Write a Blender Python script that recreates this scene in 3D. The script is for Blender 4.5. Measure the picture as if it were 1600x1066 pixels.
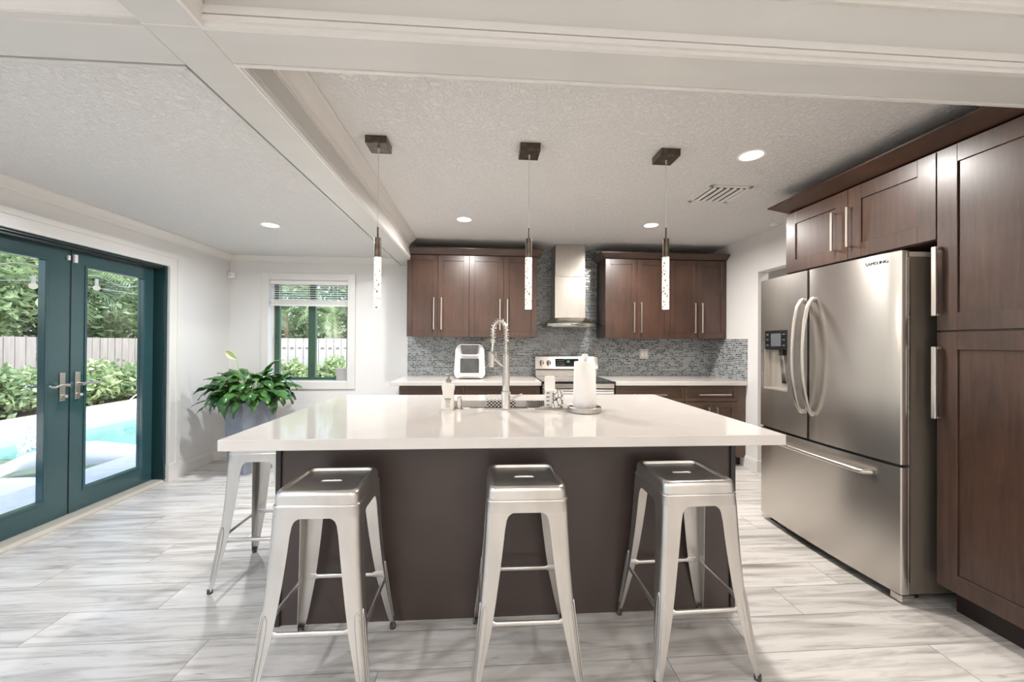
import bpy, bmesh, math, random
from mathutils import Vector, Matrix
R = math.radians
SC = bpy.context.scene
COL = SC.collection
for _o in list(bpy.data.objects): bpy.data.objects.remove(_o)

# ------------------------------------------------------------------ camera
F_PX, YAW, PITCH, ROLL, CAM_H = 620.0, 0.0679, 0.0054, 0.0066, 1.31
cam = bpy.data.cameras.new('camera'); camo = bpy.data.objects.new('camera', cam); COL.objects.link(camo)
cam.sensor_fit = 'HORIZONTAL'; cam.sensor_width = 36.0; cam.lens = 36.0 * F_PX / 1600.0; cam.clip_start = 0.05; cam.clip_end = 300
_R = Vector((math.cos(YAW), -math.sin(YAW), 0)); _H = Vector((math.sin(YAW), math.cos(YAW), 0)); _Z = Vector((0, 0, 1))
_F = _H * math.cos(PITCH) + _Z * math.sin(PITCH); _U = _Z * math.cos(PITCH) - _H * math.sin(PITCH)
_X = _R * math.cos(ROLL) + _U * math.sin(ROLL); _Y = _U * math.cos(ROLL) - _R * math.sin(ROLL)
camo.matrix_world = Matrix(((_X.x, _Y.x, -_F.x, 0), (_X.y, _Y.y, -_F.y, 0), (_X.z, _Y.z, -_F.z, CAM_H), (0, 0, 0, 1)))
SC.camera = camo

# ------------------------------------------------------------------ world, sun, exposure
SC.view_settings.view_transform = 'Standard'; SC.view_settings.look = 'None'
SC.view_settings.exposure = -0.42; SC.view_settings.gamma = 1.0; SC.view_settings.use_curve_mapping = False
try:
    SC.cycles.use_denoising = True; SC.cycles.max_bounces = 12; SC.cycles.diffuse_bounces = 7
    SC.cycles.glossy_bounces = 5; SC.cycles.transparent_max_bounces = 16; SC.cycles.transmission_bounces = 8
    SC.cycles.sample_clamp_indirect = 6.0; SC.cycles.caustics_reflective = False; SC.cycles.caustics_refractive = False
except Exception: pass
W = bpy.data.worlds.new('world'); SC.world = W; W.use_nodes = True
wn, wl = W.node_tree.nodes, W.node_tree.links; wn.clear()
sky = wn.new('ShaderNodeTexSky'); sky.sky_type = 'NISHITA'; sky.sun_disc = False
sky.sun_elevation = R(58); sky.sun_rotation = R(110); sky.air_density = 1.0; sky.dust_density = 3.0
bgn = wn.new('ShaderNodeBackground'); bgn.inputs[1].default_value = 0.95
wo = wn.new('ShaderNodeOutputWorld'); wl.new(sky.outputs[0], bgn.inputs[0]); wl.new(bgn.outputs[0], wo.inputs[0])
sun = bpy.data.lights.new('sun', 'SUN'); sun.energy = 8.5; sun.angle = R(1.0); sun.color = (1.0, 0.96, 0.9)
suno = bpy.data.objects.new('sun', sun); COL.objects.link(suno); suno.location = (6, -4, 12)
suno.rotation_euler = Vector((0.42, -0.30, 0.86)).to_track_quat('Z', 'Y').to_euler()
LAMP_K = 1.0            # strength of every recessed lamp in the room

# ------------------------------------------------------------------ colour + materials
def lin(c):
    f = lambda v: v / 12.92 if v <= 0.04045 else ((v + 0.055) / 1.055) ** 2.4
    return (f(c[0] / 255), f(c[1] / 255), f(c[2] / 255), 1.0)
def mk(name):
    m = bpy.data.materials.new(name); m.use_nodes = True
    n, l = m.node_tree.nodes, m.node_tree.links; n.clear()
    o = n.new('ShaderNodeOutputMaterial'); b = n.new('ShaderNodeBsdfPrincipled'); l.new(b.outputs[0], o.inputs[0])
    return m, n, l, b, o
def bumpy(n, l, b, height, strength, dist=0.01):
    bp = n.new('ShaderNodeBump'); bp.inputs['Strength'].default_value = strength; bp.inputs['Distance'].default_value = dist
    l.new(height, bp.inputs['Height']); l.new(bp.outputs[0], b.inputs['Normal']); return bp
def coords(n, l, scale=(1, 1, 1), rot=(0, 0, 0), src='Object'):
    tc = n.new('ShaderNodeTexCoord'); mp = n.new('ShaderNodeMapping')
    mp.inputs['Scale'].default_value = scale; mp.inputs['Rotation'].default_value = rot
    l.new(tc.outputs[src], mp.inputs[0]); return mp.outputs[0]
def noise(n, l, vec, scale, detail=4, rough=0.5, dist=0.0):
    t = n.new('ShaderNodeTexNoise'); t.inputs['Scale'].default_value = scale; t.inputs['Detail'].default_value = detail
    t.inputs['Roughness'].default_value = rough; t.inputs['Distortion'].default_value = dist
    l.new(vec, t.inputs['Vector']); return t.outputs[0]
def ramp(n, l, fac, stops):
    r = n.new('ShaderNodeValToRGB'); e = r.color_ramp.elements
    while len(e) < len(stops): e.new(0.5)
    for i, (p, c) in enumerate(stops): e[i].position = p; e[i].color = c
    l.new(fac, r.inputs[0]); return r.outputs[0]
def plain(name, rgb, rough=0.5, metal=0.0, var=0.04, nscale=8.0, bump=0.0, bscale=60.0, coat=0.0, spec=0.5, vscale=(1, 1, 1)):
    m, n, l, b, o = mk(name); c = lin(rgb); v = coords(n, l, vscale)
    f = noise(n, l, v, nscale, 3)
    lo = tuple(max(0, x * (1 - var)) for x in c[:3]) + (1,); hi = tuple(min(1, x * (1 + var)) for x in c[:3]) + (1,)
    l.new(ramp(n, l, f, [(0.3, lo), (0.7, hi)]), b.inputs['Base Color'])
    b.inputs['Roughness'].default_value = rough; b.inputs['Metallic'].default_value = metal
    b.inputs['Coat Weight'].default_value = coat; b.inputs['Specular IOR Level'].default_value = spec
    if bump: bumpy(n, l, b, noise(n, l, v, bscale, 3), bump, 0.004)
    return m
def brushed(name, rgb, rough=0.28, axis=2, streak=60.0, metal=1.0, bump=0.03, aniso=0.0):
    m, n, l, b, o = mk(name); c = lin(rgb)
    sc = [streak] * 3; sc[axis] = 0.8
    v = coords(n, l, tuple(sc)); f = noise(n, l, v, 3.0, 4, 0.6)
    g = noise(n, l, coords(n, l), 3.0, 2)
    lo = tuple(x * 0.90 for x in c[:3]) + (1,); hi = tuple(min(1, x * 1.06) for x in c[:3]) + (1,)
    l.new(ramp(n, l, f, [(0.3, lo), (0.7, hi)]), b.inputs['Base Color']); b.inputs['Metallic'].default_value = metal
    if aniso:
        b.inputs['Anisotropic'].default_value = aniso; b.inputs['Anisotropic Rotation'].default_value = 0.25; tg = n.new('ShaderNodeTangent'); tg.direction_type = 'RADIAL'; tg.axis = 'Z'; l.new(tg.outputs[0], b.inputs['Tangent'])
    mr = n.new('ShaderNodeMapRange'); mr.inputs[3].default_value = rough * 0.8; mr.inputs[4].default_value = rough * 1.25
    l.new(g, mr.inputs[0]); l.new(mr.outputs[0], b.inputs['Roughness'])
    if bump: bumpy(n, l, b, f, bump, 0.002)
    return m
def wood(name, dark, light, rough=0.32, axis=2, blotch=0.5):
    m, n, l, b, o = mk(name)
    sc = [22.0] * 3; sc[axis] = 1.6
    grain = noise(n, l, coords(n, l, tuple(sc)), 2.2, 6, 0.65, 0.6)
    bl = noise(n, l, coords(n, l, (1.0, 1.0, 0.8)), 3.4, 4, 0.6, 0.4)
    mx = n.new('ShaderNodeMath'); mx.operation = 'MULTIPLY_ADD'; mx.inputs[1].default_value = blotch
    l.new(bl, mx.inputs[0])
    m2 = n.new('ShaderNodeMath'); m2.operation = 'MULTIPLY'; m2.inputs[1].default_value = 1 - blotch; l.new(grain, m2.inputs[0]); l.new(m2.outputs[0], mx.inputs[2])
    l.new(ramp(n, l, mx.outputs[0], [(0.32, lin(dark)), (0.68, lin(light))]), b.inputs['Base Color'])
    b.inputs['Roughness'].default_value = rough; b.inputs['Coat Weight'].default_value = 0.25; b.inputs['Coat Roughness'].default_value = 0.25
    bumpy(n, l, b, grain, 0.05, 0.002); return m
def thin_glass(name, tint=(1, 1, 1, 1), refl=1.0, dim=1.0):
    m = bpy.data.materials.new(name); m.use_nodes = True; n, l = m.node_tree.nodes, m.node_tree.links; n.clear()
    o = n.new('ShaderNodeOutputMaterial'); mix = n.new('ShaderNodeMixShader'); tr = n.new('ShaderNodeBsdfTransparent'); gl = n.new('ShaderNodeBsdfGlossy')
    fr = n.new('ShaderNodeLayerWeight'); fr.inputs[0].default_value = 0.5; tr.inputs[0].default_value = tint; gl.inputs['Roughness'].default_value = 0.02
    pw = n.new('ShaderNodeMath'); pw.operation = 'POWER'; pw.inputs[1].default_value = 4.0; l.new(fr.outputs['Facing'], pw.inputs[0])
    mt = n.new('ShaderNodeMath'); mt.operation = 'MULTIPLY_ADD'; mt.inputs[1].default_value = 0.55 * refl; mt.inputs[2].default_value = 0.025 * refl; l.new(pw.outputs[0], mt.inputs[0])
    l.new(mt.outputs[0], mix.inputs[0]); l.new(tr.outputs[0], mix.inputs[1]); l.new(gl.outputs[0], mix.inputs[2]); l.new(mix.outputs[0], o.inputs[0]); return m
def emit(name, rgb, s):
    m = bpy.data.materials.new(name); m.use_nodes = True; n, l = m.node_tree.nodes, m.node_tree.links; n.clear()
    o = n.new('ShaderNodeOutputMaterial'); e = n.new('ShaderNodeEmission'); e.inputs[0].default_value = lin(rgb); e.inputs[1].default_value = s
    l.new(e.outputs[0], o.inputs[0]); return m
def floor_material():
    m, n, l, b, o = mk('grey wash plank floor')
    tc = n.new('ShaderNodeTexCoord'); sp = n.new('ShaderNodeSeparateXYZ'); l.new(tc.outputs['Object'], sp.inputs[0])
    def M(op, a, bb=None, c=None):
        t = n.new('ShaderNodeMath'); t.operation = op
        for i, v in enumerate((a, bb, c)):
            if v is None: continue
            if isinstance(v, (int, float)): t.inputs[i].default_value = v
            else: l.new(v, t.inputs[i])
        return t.outputs[0]
    Wp, Lp = 0.2185, 1.18
    ry = M('DIVIDE', M('SUBTRACT', sp.outputs[1], 1.617), Wp); row = M('FLOOR', ry); fy = M('FRACT', ry)
    rx = M('DIVIDE', M('ADD', M('ADD', sp.outputs[0], 1.2), M('MULTIPLY', row, 0.785)), Lp); colm = M('FLOOR', rx); fx = M('FRACT', rx)
    ident = n.new('ShaderNodeCombineXYZ'); l.new(row, ident.inputs[0]); l.new(colm, ident.inputs[1])
    wnz = n.new('ShaderNodeTexWhiteNoise'); wnz.noise_dimensions = '3D'; l.new(ident.outputs[0], wnz.inputs[0])
    off = n.new('ShaderNodeVectorMath'); off.operation = 'MULTIPLY_ADD'; off.inputs[1].default_value = (7, 7, 7)
    l.new(wnz.outputs['Color'], off.inputs[0]); l.new(tc.outputs['Object'], off.inputs[2])
    mp = n.new('ShaderNodeMapping'); mp.inputs['Scale'].default_value = (1.1, 11.0, 1.0); l.new(off.outputs[0], mp.inputs[0])
    g1 = noise(n, l, mp.outputs[0], 1.5, 7, 0.62, 0.8)
    mp2 = n.new('ShaderNodeMapping'); mp2.inputs['Scale'].default_value = (2.2, 26.0, 1.0); l.new(off.outputs[0], mp2.inputs[0])
    g2 = noise(n, l, mp2.outputs[0], 1.6, 5, 0.6, 1.4)
    col = ramp(n, l, g1, [(0.24, lin((136, 128, 121))), (0.40, lin((190, 184, 177))), (0.54, lin((220, 215, 209))), (0.75, lin((236, 231, 226)))])
    # dark knots and dashes
    dk = ramp(n, l, g2, [(0.26, (0.42, 0.41, 0.40, 1)), (0.40, (1, 1, 1, 1))])
    mx = n.new('ShaderNodeMixRGB'); mx.blend_type = 'MULTIPLY'; mx.inputs[0].default_value = 0.75; l.new(col, mx.inputs[1]); l.new(dk, mx.inputs[2])
    tone = n.new('ShaderNodeMapRange'); tone.inputs[3].default_value = 0.86; tone.inputs[4].default_value = 1.05; l.new(wnz.outputs['Value'], tone.inputs[0])
    mt = n.new('ShaderNodeVectorMath'); mt.operation = 'SCALE'; l.new(mx.outputs[0], mt.inputs[0]); l.new(tone.outputs[0], mt.inputs['Scale'])
    sy = M('LESS_THAN', M('MINIMUM', fy, M('SUBTRACT', 1.0, fy)), 0.0075); sx = M('LESS_THAN', M('MINIMUM', fx, M('SUBTRACT', 1.0, fx)), 0.0016)
    seam = M('MAXIMUM', sy, sx)
    m3 = n.new('ShaderNodeMixRGB'); m3.inputs[2].default_value = lin((120, 116, 112)); l.new(M('MULTIPLY', seam, 0.8), m3.inputs[0]); l.new(mt.outputs[0], m3.inputs[1])
    l.new(m3.outputs[0], b.inputs['Base Color']); b.inputs['Roughness'].default_value = 0.34; b.inputs['Specular IOR Level'].default_value = 0.55
    bumpy(n, l, b, M('SUBTRACT', g1, seam), 0.10, 0.003); return m
def mosaic_material(name, plane):
    m, n, l, b, o = mk(name)
    tc = n.new('ShaderNodeTexCoord'); sp = n.new('ShaderNodeSeparateXYZ'); cb = n.new('ShaderNodeCombineXYZ'); l.new(tc.outputs['Object'], sp.inputs[0])
    l.new(sp.outputs[0 if plane == 'xz' else 1], cb.inputs[0]); l.new(sp.outputs[2], cb.inputs[1])
    br = n.new('ShaderNodeTexBrick'); l.new(cb.outputs[0], br.inputs[0]); br.offset = 0.37; br.offset_frequency = 2; br.squash = 0.7; br.squash_frequency = 3
    br.inputs['Scale'].default_value = 1.0; br.inputs['Brick Width'].default_value = 0.062; br.inputs['Row Height'].default_value = 0.0205
    br.inputs['Mortar Size'].default_value = 0.0022; br.inputs['Mortar Smooth'].default_value = 0.2; br.inputs['Bias'].default_value = -0.15
    br.inputs['Color1'].default_value = lin((72, 86, 94)); br.inputs['Color2'].default_value = lin((160, 165, 166)); br.inputs['Mortar'].default_value = lin((212, 208, 203))
    l.new(br.outputs['Color'], b.inputs['Base Color']); b.inputs['Roughness'].default_value = 0.18; b.inputs['Specular IOR Level'].default_value = 0.7
    wv = n.new('ShaderNodeMapping'); wv.inputs['Scale'].default_value = (21, 64, 1); l.new(cb.outputs[0], wv.inputs[0])
    vn = n.new('ShaderNodeTexVoronoi'); l.new(wv.outputs[0], vn.inputs[0]); vn.inputs['Scale'].default_value = 1.0
    ad = n.new('ShaderNodeMath'); ad.operation = 'MULTIPLY_ADD'; ad.inputs[1].default_value = -1.5; l.new(br.outputs['Fac'], ad.inputs[0]); l.new(vn.outputs['Distance'], ad.inputs[2])
    bumpy(n, l, b, ad.outputs[0], 0.5, 0.004); return m
def ceiling_material(name, rgb, strength=0.6):
    m, n, l, b, o = mk(name); v = coords(n, l)
    b.inputs['Base Color'].default_value = lin(rgb); b.inputs['Roughness'].default_value = 0.75; b.inputs['Specular IOR Level'].default_value = 0.25
    a = noise(n, l, v, 40, 5, 0.65, 0.8)
    rr = ramp(n, l, a, [(0.44, (0, 0, 0, 1)), (0.56, (1, 1, 1, 1))])
    bumpy(n, l, b, rr, strength, 0.006); return m
def leaf_material(name, a, bb, rough=0.4, trans=0.0):
    m, n, l, b, o = mk(name); f = noise(n, l, coords(n, l), 5.0, 4, 0.6)
    l.new(ramp(n, l, f, [(0.35, lin(a)), (0.65, lin(bb))]), b.inputs['Base Color']); b.inputs['Roughness'].default_value = rough
    if trans:
        tb = n.new('ShaderNodeBsdfTranslucent'); tb.inputs[0].default_value = lin(bb); mx = n.new('ShaderNodeMixShader'); mx.inputs[0].default_value = trans
        l.new(b.outputs[0], mx.inputs[1]); l.new(tb.outputs[0], mx.inputs[2]); l.new(mx.outputs[0], o.inputs[0])
    return m

M_WALL = plain('wall paint', (226, 224, 222), 0.6, var=0.012, nscale=2, bump=0.08, bscale=90)
M_TRIM = plain('white trim paint', (224, 221, 217), 0.32, var=0.01, nscale=3)
M_BEAM = plain('white painted beam', (208, 206, 202), 0.42, var=0.02, nscale=3, vscale=(1, 4, 1))
M_CEIL = ceiling_material('textured ceiling', (228, 226, 224))
M_FLOOR = floor_material()
M_CAB = wood('espresso maple', (46, 32, 25), (84, 59, 47), 0.36)
M_CABH = wood('espresso maple horizontal', (46, 32, 25), (84, 59, 47), 0.36, axis=0)
M_CABY = wood('espresso maple crown', (46, 28, 19), (78, 50, 34), 0.4, axis=1)
M_CABBASE = wood('espresso base cabinet', (70, 53, 43), (100, 78, 63), 0.4, axis=0)
M_TOE = plain('toe kick black brown', (36, 24, 20), 0.5)
M_ISL = plain('island panel brown', (68, 57, 53), 0.33, var=0.06, nscale=2)
M_ISLEDGE = plain('island dark edge', (40, 36, 36), 0.4)
M_QUARTZ = plain('white quartz', (214, 208, 202), 0.08, var=0.025, nscale=6, spec=0.6)
M_STEEL = plain('brushed stainless', (208, 203, 197), 0.27, metal=1.0, var=0.012, nscale=1.2)
_b = [q for q in M_STEEL.node_tree.nodes if q.type == 'BSDF_PRINCIPLED'][0]; _b.inputs['Anisotropic'].default_value = 0.7; _b.inputs['Anisotropic Rotation'].default_value = 0.25
_t = M_STEEL.node_tree.nodes.new('ShaderNodeTangent'); _t.direction_type = 'RADIAL'; _t.axis = 'Z'; M_STEEL.node_tree.links.new(_t.outputs[0], _b.inputs['Tangent'])
M_STEELV = brushed('brushed stainless vertical', (196, 190, 182), 0.30, axis=2)
M_NICKEL = brushed('brushed nickel', (222, 214, 206), 0.3, axis=2, bump=0.0)
M_CHROME = plain('chrome', (225, 220, 214), 0.12, metal=1.0, var=0.02)
M_FSIDE = plain('fridge grey side', (122, 112, 101), 0.35, metal=0.35, var=0.03)
M_BLACK = plain('black plastic', (22, 22, 23), 0.3)
M_GASKET = plain('dark gasket', (16, 15, 14), 0.6)
M_BGLASS = plain('black ceramic glass', (18, 19, 20), 0.06, spec=0.8)
M_GALV = plain('galvanised steel', (208, 204, 199), 0.30, metal=0.92, var=0.13, nscale=7, vscale=(1, 1, 0.35), bump=0.05, bscale=25)
M_RUBBER = plain('grey rubber', (70, 66, 62), 0.6)
M_DOOR = plain('dark teal door paint', (48, 80, 84), 0.16, var=0.04, nscale=3, coat=0.4)
M_DOORDK = plain('dark teal jamb', (22, 52, 54), 0.25)
M_BRONZE = plain('dark bronze strip', (44, 42, 40), 0.35, metal=0.4)
M_SILL = plain('threshold beige', (190, 184, 174), 0.4)
M_GLASS = thin_glass('window glass', (0.97, 0.99, 0.98, 1))
M_HGLASS = thin_glass('hood glass', (0.80, 0.84, 0.84, 1), 1.4)
M_WHITEPL = plain('white plastic', (240, 238, 235), 0.3, var=0.01)
M_PAPER = plain('paper towel', (244, 240, 236), 0.9, var=0.015, nscale=40, bump=0.3, bscale=150)
M_SMOKE = plain('smoked window', (70, 72, 70), 0.08, spec=0.8, var=0.35, nscale=9)
M_MOS = mosaic_material('linear glass mosaic', 'xz'); M_MOSY = mosaic_material('linear glass mosaic side', 'yz')
M_BRZ2 = plain('weathered bronze', (96, 86, 76), 0.28, metal=0.9, var=0.35, nscale=25)
M_LEAF = leaf_material('peace lily leaf', (40, 78, 40), (88, 130, 66), 0.2)
M_STALK = leaf_material('peace lily stalk', (110, 150, 80), (150, 185, 110), 0.4)
M_SPATHE = leaf_material('pale green spathe', (170, 190, 120), (214, 222, 170), 0.4)
M_POT = plain('slate planter', (134, 142, 154), 0.35, var=0.12, nscale=14, bump=0.15, bscale=30)
M_SOIL = plain('potting soil', (46, 34, 26), 0.9, var=0.4, nscale=60, bump=0.6)

# ------------------------------------------------------------------ mesh builder
class MB:
    def __init__(s): s.v = []; s.f = []
    def quadmesh(s, vs, fs):
        b = len(s.v); s.v += [tuple(p) for p in vs]; s.f += [tuple(i + b for i in f) for f in fs]; return s
    def box(s, x0, x1, y0, y1, z0, z1):
        x0, x1 = sorted((x0, x1)); y0, y1 = sorted((y0, y1)); z0, z1 = sorted((z0, z1))
        return s.quadmesh([(x0, y0, z0), (x1, y0, z0), (x1, y1, z0), (x0, y1, z0), (x0, y0, z1), (x1, y0, z1), (x1, y1, z1), (x0, y1, z1)],
                          [(0, 3, 2, 1), (4, 5, 6, 7), (0, 1, 5, 4), (1, 2, 6, 5), (2, 3, 7, 6), (3, 0, 4, 7)])
    def hexa(s, p):      # 8 points bottom loop then top loop
        return s.quadmesh(p, [(0, 3, 2, 1), (4, 5, 6, 7), (0, 1, 5, 4), (1, 2, 6, 5), (2, 3, 7, 6), (3, 0, 4, 7)])
    def prism(s, poly, a, b, axis):   # poly in the two other axes (in xyz order), extruded a..b along axis
        def P(p, t):
            q = [0, 0, 0]; k = [i for i in range(3) if i != axis]; q[k[0]] = p[0]; q[k[1]] = p[1]; q[axis] = t; return tuple(q)
        n = len(poly); vs = [P(p, a) for p in poly] + [P(p, b) for p in poly]
        return s.quadmesh(vs, [tuple(range(n))[::-1], tuple(range(n, 2 * n))] + [(i, (i + 1) % n, n + (i + 1) % n, n + i) for i in range(n)])
    def rings(s, rs, closed=False, cap0=True, cap1=True):
        n = len(rs[0]); vs = [p for r in rs for p in r]; fs = []
        k = len(rs)
        for i in range(k if closed else k - 1):
            a, b = i * n, ((i + 1) % k) * n
            fs += [(a + j, a + (j + 1) % n, b + (j + 1) % n, b + j) for j in range(n)]
        if not closed:
            if cap0: fs.append(tuple(range(n))[::-1])
            if cap1: fs.append(tuple(range((k - 1) * n, k * n)))
        return s.quadmesh(vs, fs)
    def lathe(s, prof, c=(0, 0, 0), n=24, cap0=True, cap1=True):
        rs = [[(c[0] + r * math.cos(2 * math.pi * i / n), c[1] + r * math.sin(2 * math.pi * i / n), c[2] + z) for i in range(n)] for r, z in prof]
        return s.rings(rs, cap0=cap0, cap1=cap1)
    def cyl(s, p0, p1, r, r1=None, n=12): return s.tube([p0, p1], r, n, [r, r if r1 is None else r1])
    def tube(s, path, r, n=8, radii=None, flat=1.0, closed=False):
        path = [Vector(p) for p in path]; rs = []; up = None
        for i, p in enumerate(path):
            if closed: t = path[(i + 1) % len(path)] - path[i - 1]
            else: t = path[min(i + 1, len(path) - 1)] - path[max(i - 1, 0)]
            t.normalize()
            if up is None:
                up = Vector((0, 0, 1)) if abs(t.z) < 0.9 else Vector((0, 1, 0))
            a = t.cross(up)
            if a.length < 1e-4: a = t.cross(Vector((1, 0, 0)))
            a.normalize(); bb = a.cross(t).normalized(); up = bb
            rr = radii[i] if radii else r
            rs.append([p + a * (rr * math.cos(2 * math.pi * j / n)) + bb * (rr * flat * math.sin(2 * math.pi * j / n)) for j in range(n)])
        return s.rings(rs, closed=closed)
    def sphere(s, c, r, n=14, sz=1.0):
        k = max(5, n // 2)
        return s.lathe([(max(1e-4, r * math.sin(math.pi * i / k)), -r * sz * math.cos(math.pi * i / k)) for i in range(k + 1)], c, n)

def apply_props(o, label=None, cat=None, group=None, kind=None):
    if label: o['label'] = label
    if cat: o['category'] = cat
    if group: o['group'] = group
    if kind: o['kind'] = kind
    return o
OFF = {}
def thing(name, loc, label, cat, group=None, kind=None):
    o = bpy.data.objects.new(name, None); o.empty_display_size = 0.05; COL.objects.link(o); o.location = loc; OFF[o.name] = Vector(loc)
    return apply_props(o, label, cat, group, kind)
def make(name, mb, mat, parent=None, loc=None, smooth=None, bevel=0.0, seg=2, label=None, cat=None, group=None, kind=None, mats=None):
    """mesh in world coordinates; its origin is the parent's root, or loc"""
    off = OFF[parent.name] if parent is not None else Vector(loc or (0, 0, 0))
    me = bpy.data.meshes.new(name); me.from_pydata([(p[0] - off.x, p[1] - off.y, p[2] - off.z) for p in mb.v], [], mb.f); me.validate()
    bm = bmesh.new(); bm.from_mesh(me); bmesh.ops.recalc_face_normals(bm, faces=bm.faces); bm.to_mesh(me); bm.free()
    o = bpy.data.objects.new(name, me); COL.objects.link(o)
    for mm in (mats or [mat]): me.materials.append(mm)
    if parent is not None: o.parent = parent
    else: o.location = off
    OFF[o.name] = off
    if smooth is not None:
        for p in me.polygons: p.use_smooth = True
        try: me.set_sharp_from_angle(angle=R(smooth))
        except Exception: pass
    if bevel:
        md = o.modifiers.new('bevel', 'BEVEL'); md.width = bevel; md.segments = seg; md.limit_method = 'ANGLE'; md.angle_limit = R(40)
    return apply_props(o, label, cat, group, kind)
def copy_tree(o, parent=None):
    c = o.copy(); COL.objects.link(c); c.parent = parent
    for ch in list(o.children): copy_tree(ch, c)
    return c
def struct(name, mb, mat, **k): return make(name, mb, mat, kind='structure', **k)

# ------------------------------------------------------------------ setting: shell
XL, XR, YB, YF = -2.95, 2.80, 4.80, -3.6
ZK, ZL, ZN = 2.45, 2.30, 2.53
struct('floor', MB().box(XL - 0.18, XR + 1.4, YF - 0.1, YB + 0.1, -0.06, 0.0), M_FLOOR)
m = MB(); y0d, y1d, zd = 2.36, 3.90, 2.005
m.box(XL - 0.17, XL, y1d, YB + 0.15, 0, 2.62).box(XL - 0.17, XL, 1.55, y0d, 0, 2.62).box(XL - 0.17, XL, y0d, y1d, zd, 2.62)
m.box(XL - 0.17, XL, -0.25, 1.55, 2.1, 2.62).box(XL - 0.17, XL, -1.0, -0.25, 0, 2.62).box(XL - 0.17, XL, -2.9, -1.0, 2.1, 2.62).box(XL - 0.17, XL, YF, -2.9, 0, 2.62)
struct('wall_left', m, M_WALL)
wx0, wx1, wz0, wz1 = -2.51, -1.615, 0.847, 2.03
m = MB().box(XL, wx0, YB, YB + 0.17, 0, 2.62).box(wx1, XR + 0.12, YB, YB + 0.17, 0, 2.62).box(wx0, wx1, YB, YB + 0.17, 0, wz0).box(wx0, wx1, YB, YB + 0.17, wz1, 2.62)
struct('wall_back', m, M_WALL)
m = MB().box(XR, XR + 0.11, 3.90, YB, 0, 2.62).box(XR, XR + 0.11, 3.0, 3.90, 2.06, 2.62).box(XR, XR + 0.11, YF, 3.0, 0, 2.62)
struct('wall_right', m, M_WALL)
struct('wall_hallway', MB().box(XR + 1.15, XR + 1.25, 2.2, YB + 0.1, 0, 2.62).box(XR + 0.11, XR + 1.2, YB, YB + 0.1, 0, 2.62).box(XR + 0.11, XR + 1.2, 2.2, 2.3, 0, 2.62), M_WALL)
struct('ceiling', MB().box(XR + 0.11, XR + 1.2, 2.2, YB + 0.1, 2.45, 2.5), M_CEIL)
struct('wall_front', MB().box(XL - 0.1, XR + 0.1, YF - 0.12, YF, 0, 2.62), M_WALL)
struct('ceiling', MB().box(-0.84, XR + 0.02, 1.34, YB + 0.02, ZK, ZK + 0.1), M_CEIL)
struct('ceiling', MB().box(XL - 0.02, -0.97, YF, YB + 0.02, ZL, ZL + 0.1), M_CEIL)
struct('ceiling', MB().box(-0.84, XR + 0.02, YF, 1.22, ZN, ZN + 0.1), M_CEIL)
struct('ceiling', MB().box(XL - 0.9, XR + 1.4, YF - 0.3, YB + 0.5, 2.64, 2.80), plain('sun blocking roof slab', (150, 146, 140), 0.8))  # unseen slab placed over the rooms to block the sun
ZB = 2.22
struct('trim_1', MB().box(-0.99, -0.83, YF, YB, ZB, 2.60), M_BEAM, bevel=0.004)
struct('trim_14', MB().box(-1.012, -0.998, 1.395, YB, ZB, 2.31).box(XL, -0.998, 1.383, 1.397, ZB, 2.31).box(-0.998, -0.99, 1.383, YB, ZB + 0.03, 2.31), M_BEAM)
struct('trim_2', MB().box(-0.83, XR, 1.215, 1.355, ZB, 2.60).box(XL, -0.99, 1.215, 1.375, ZB, 2.5), M_BEAM, bevel=0.004)
PROF = [(0, 0), (1, 0), (1, -0.10), (0.90, -0.16), (0.82, -0.30), (0.62, -0.50), (0.40, -0.66), (0.24, -0.76), (0.22, -0.86), (0.12, -0.90), (0.12, -1.0), (0, -1.0)]
def crown(m, axis, a, b, at, side, z, d, h):   # runs a..b along axis (0=x,1=y) on a wall at `at`, projecting `side`
    if axis == 1: m.prism([(at + side * p[0] * d, z + p[1] * h) for p in PROF], a, b, 1)
    else: m.prism([(at + side * p[0] * d, z + p[1] * h) for p in PROF], a, b, 0)
    return m
m = MB(); crown(m, 1, 1.37, YB, XL, 1, ZL, 0.075, 0.075); crown(m, 0, XL, -0.99, YB, -1, ZL, 0.075, 0.075)
struct('trim_3', m, M_TRIM, smooth=50)
m = MB(); crown(m, 1, 1.355, 4.36, -0.83, 1, ZK, 0.078, 0.085)
m.box(-0.83, -0.820, 1.355, 4.36, ZB, 2.262).box(-0.83, -0.812, 1.355, 4.36, ZB + 0.006, ZB + 0.02).box(-0.83, -0.814, 1.355, 4.36, 2.245, 2.258)
struct('trim_4', m, M_TRIM, smooth=50)
m = MB(); crown(m, 0, -0.83, XR, 1.215, -1, ZN, 0.11, 0.11)
m.box(-0.83, XR, 1.200, 1.215, ZB, 2.285).box(-0.83, XR, 1.190, 1.215, ZB + 0.012, ZB + 0.028).box(-0.83, XR, 1.193, 1.215, 2.255, 2.270)
crown(m, 1, YF, 1.2, -0.83, 1, ZN, 0.11, 0.11); m.box(-0.83, -0.818, YF, 1.2, ZB, 2.285)
crown(m, 0, XL, -0.99, 1.215, -1, ZL, 0.03, 0.06)
struct('trim_5', m, M_TRIM, smooth=50)
m = MB(); m.box(-0.82, XR, 1.355, 1.368, ZB - 0.004, ZB + 0.014).box(-0.99, -0.83, 1.20, 1.204, ZB - 0.0015, ZB); struct('trim_6', m, M_TRIM)
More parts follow.
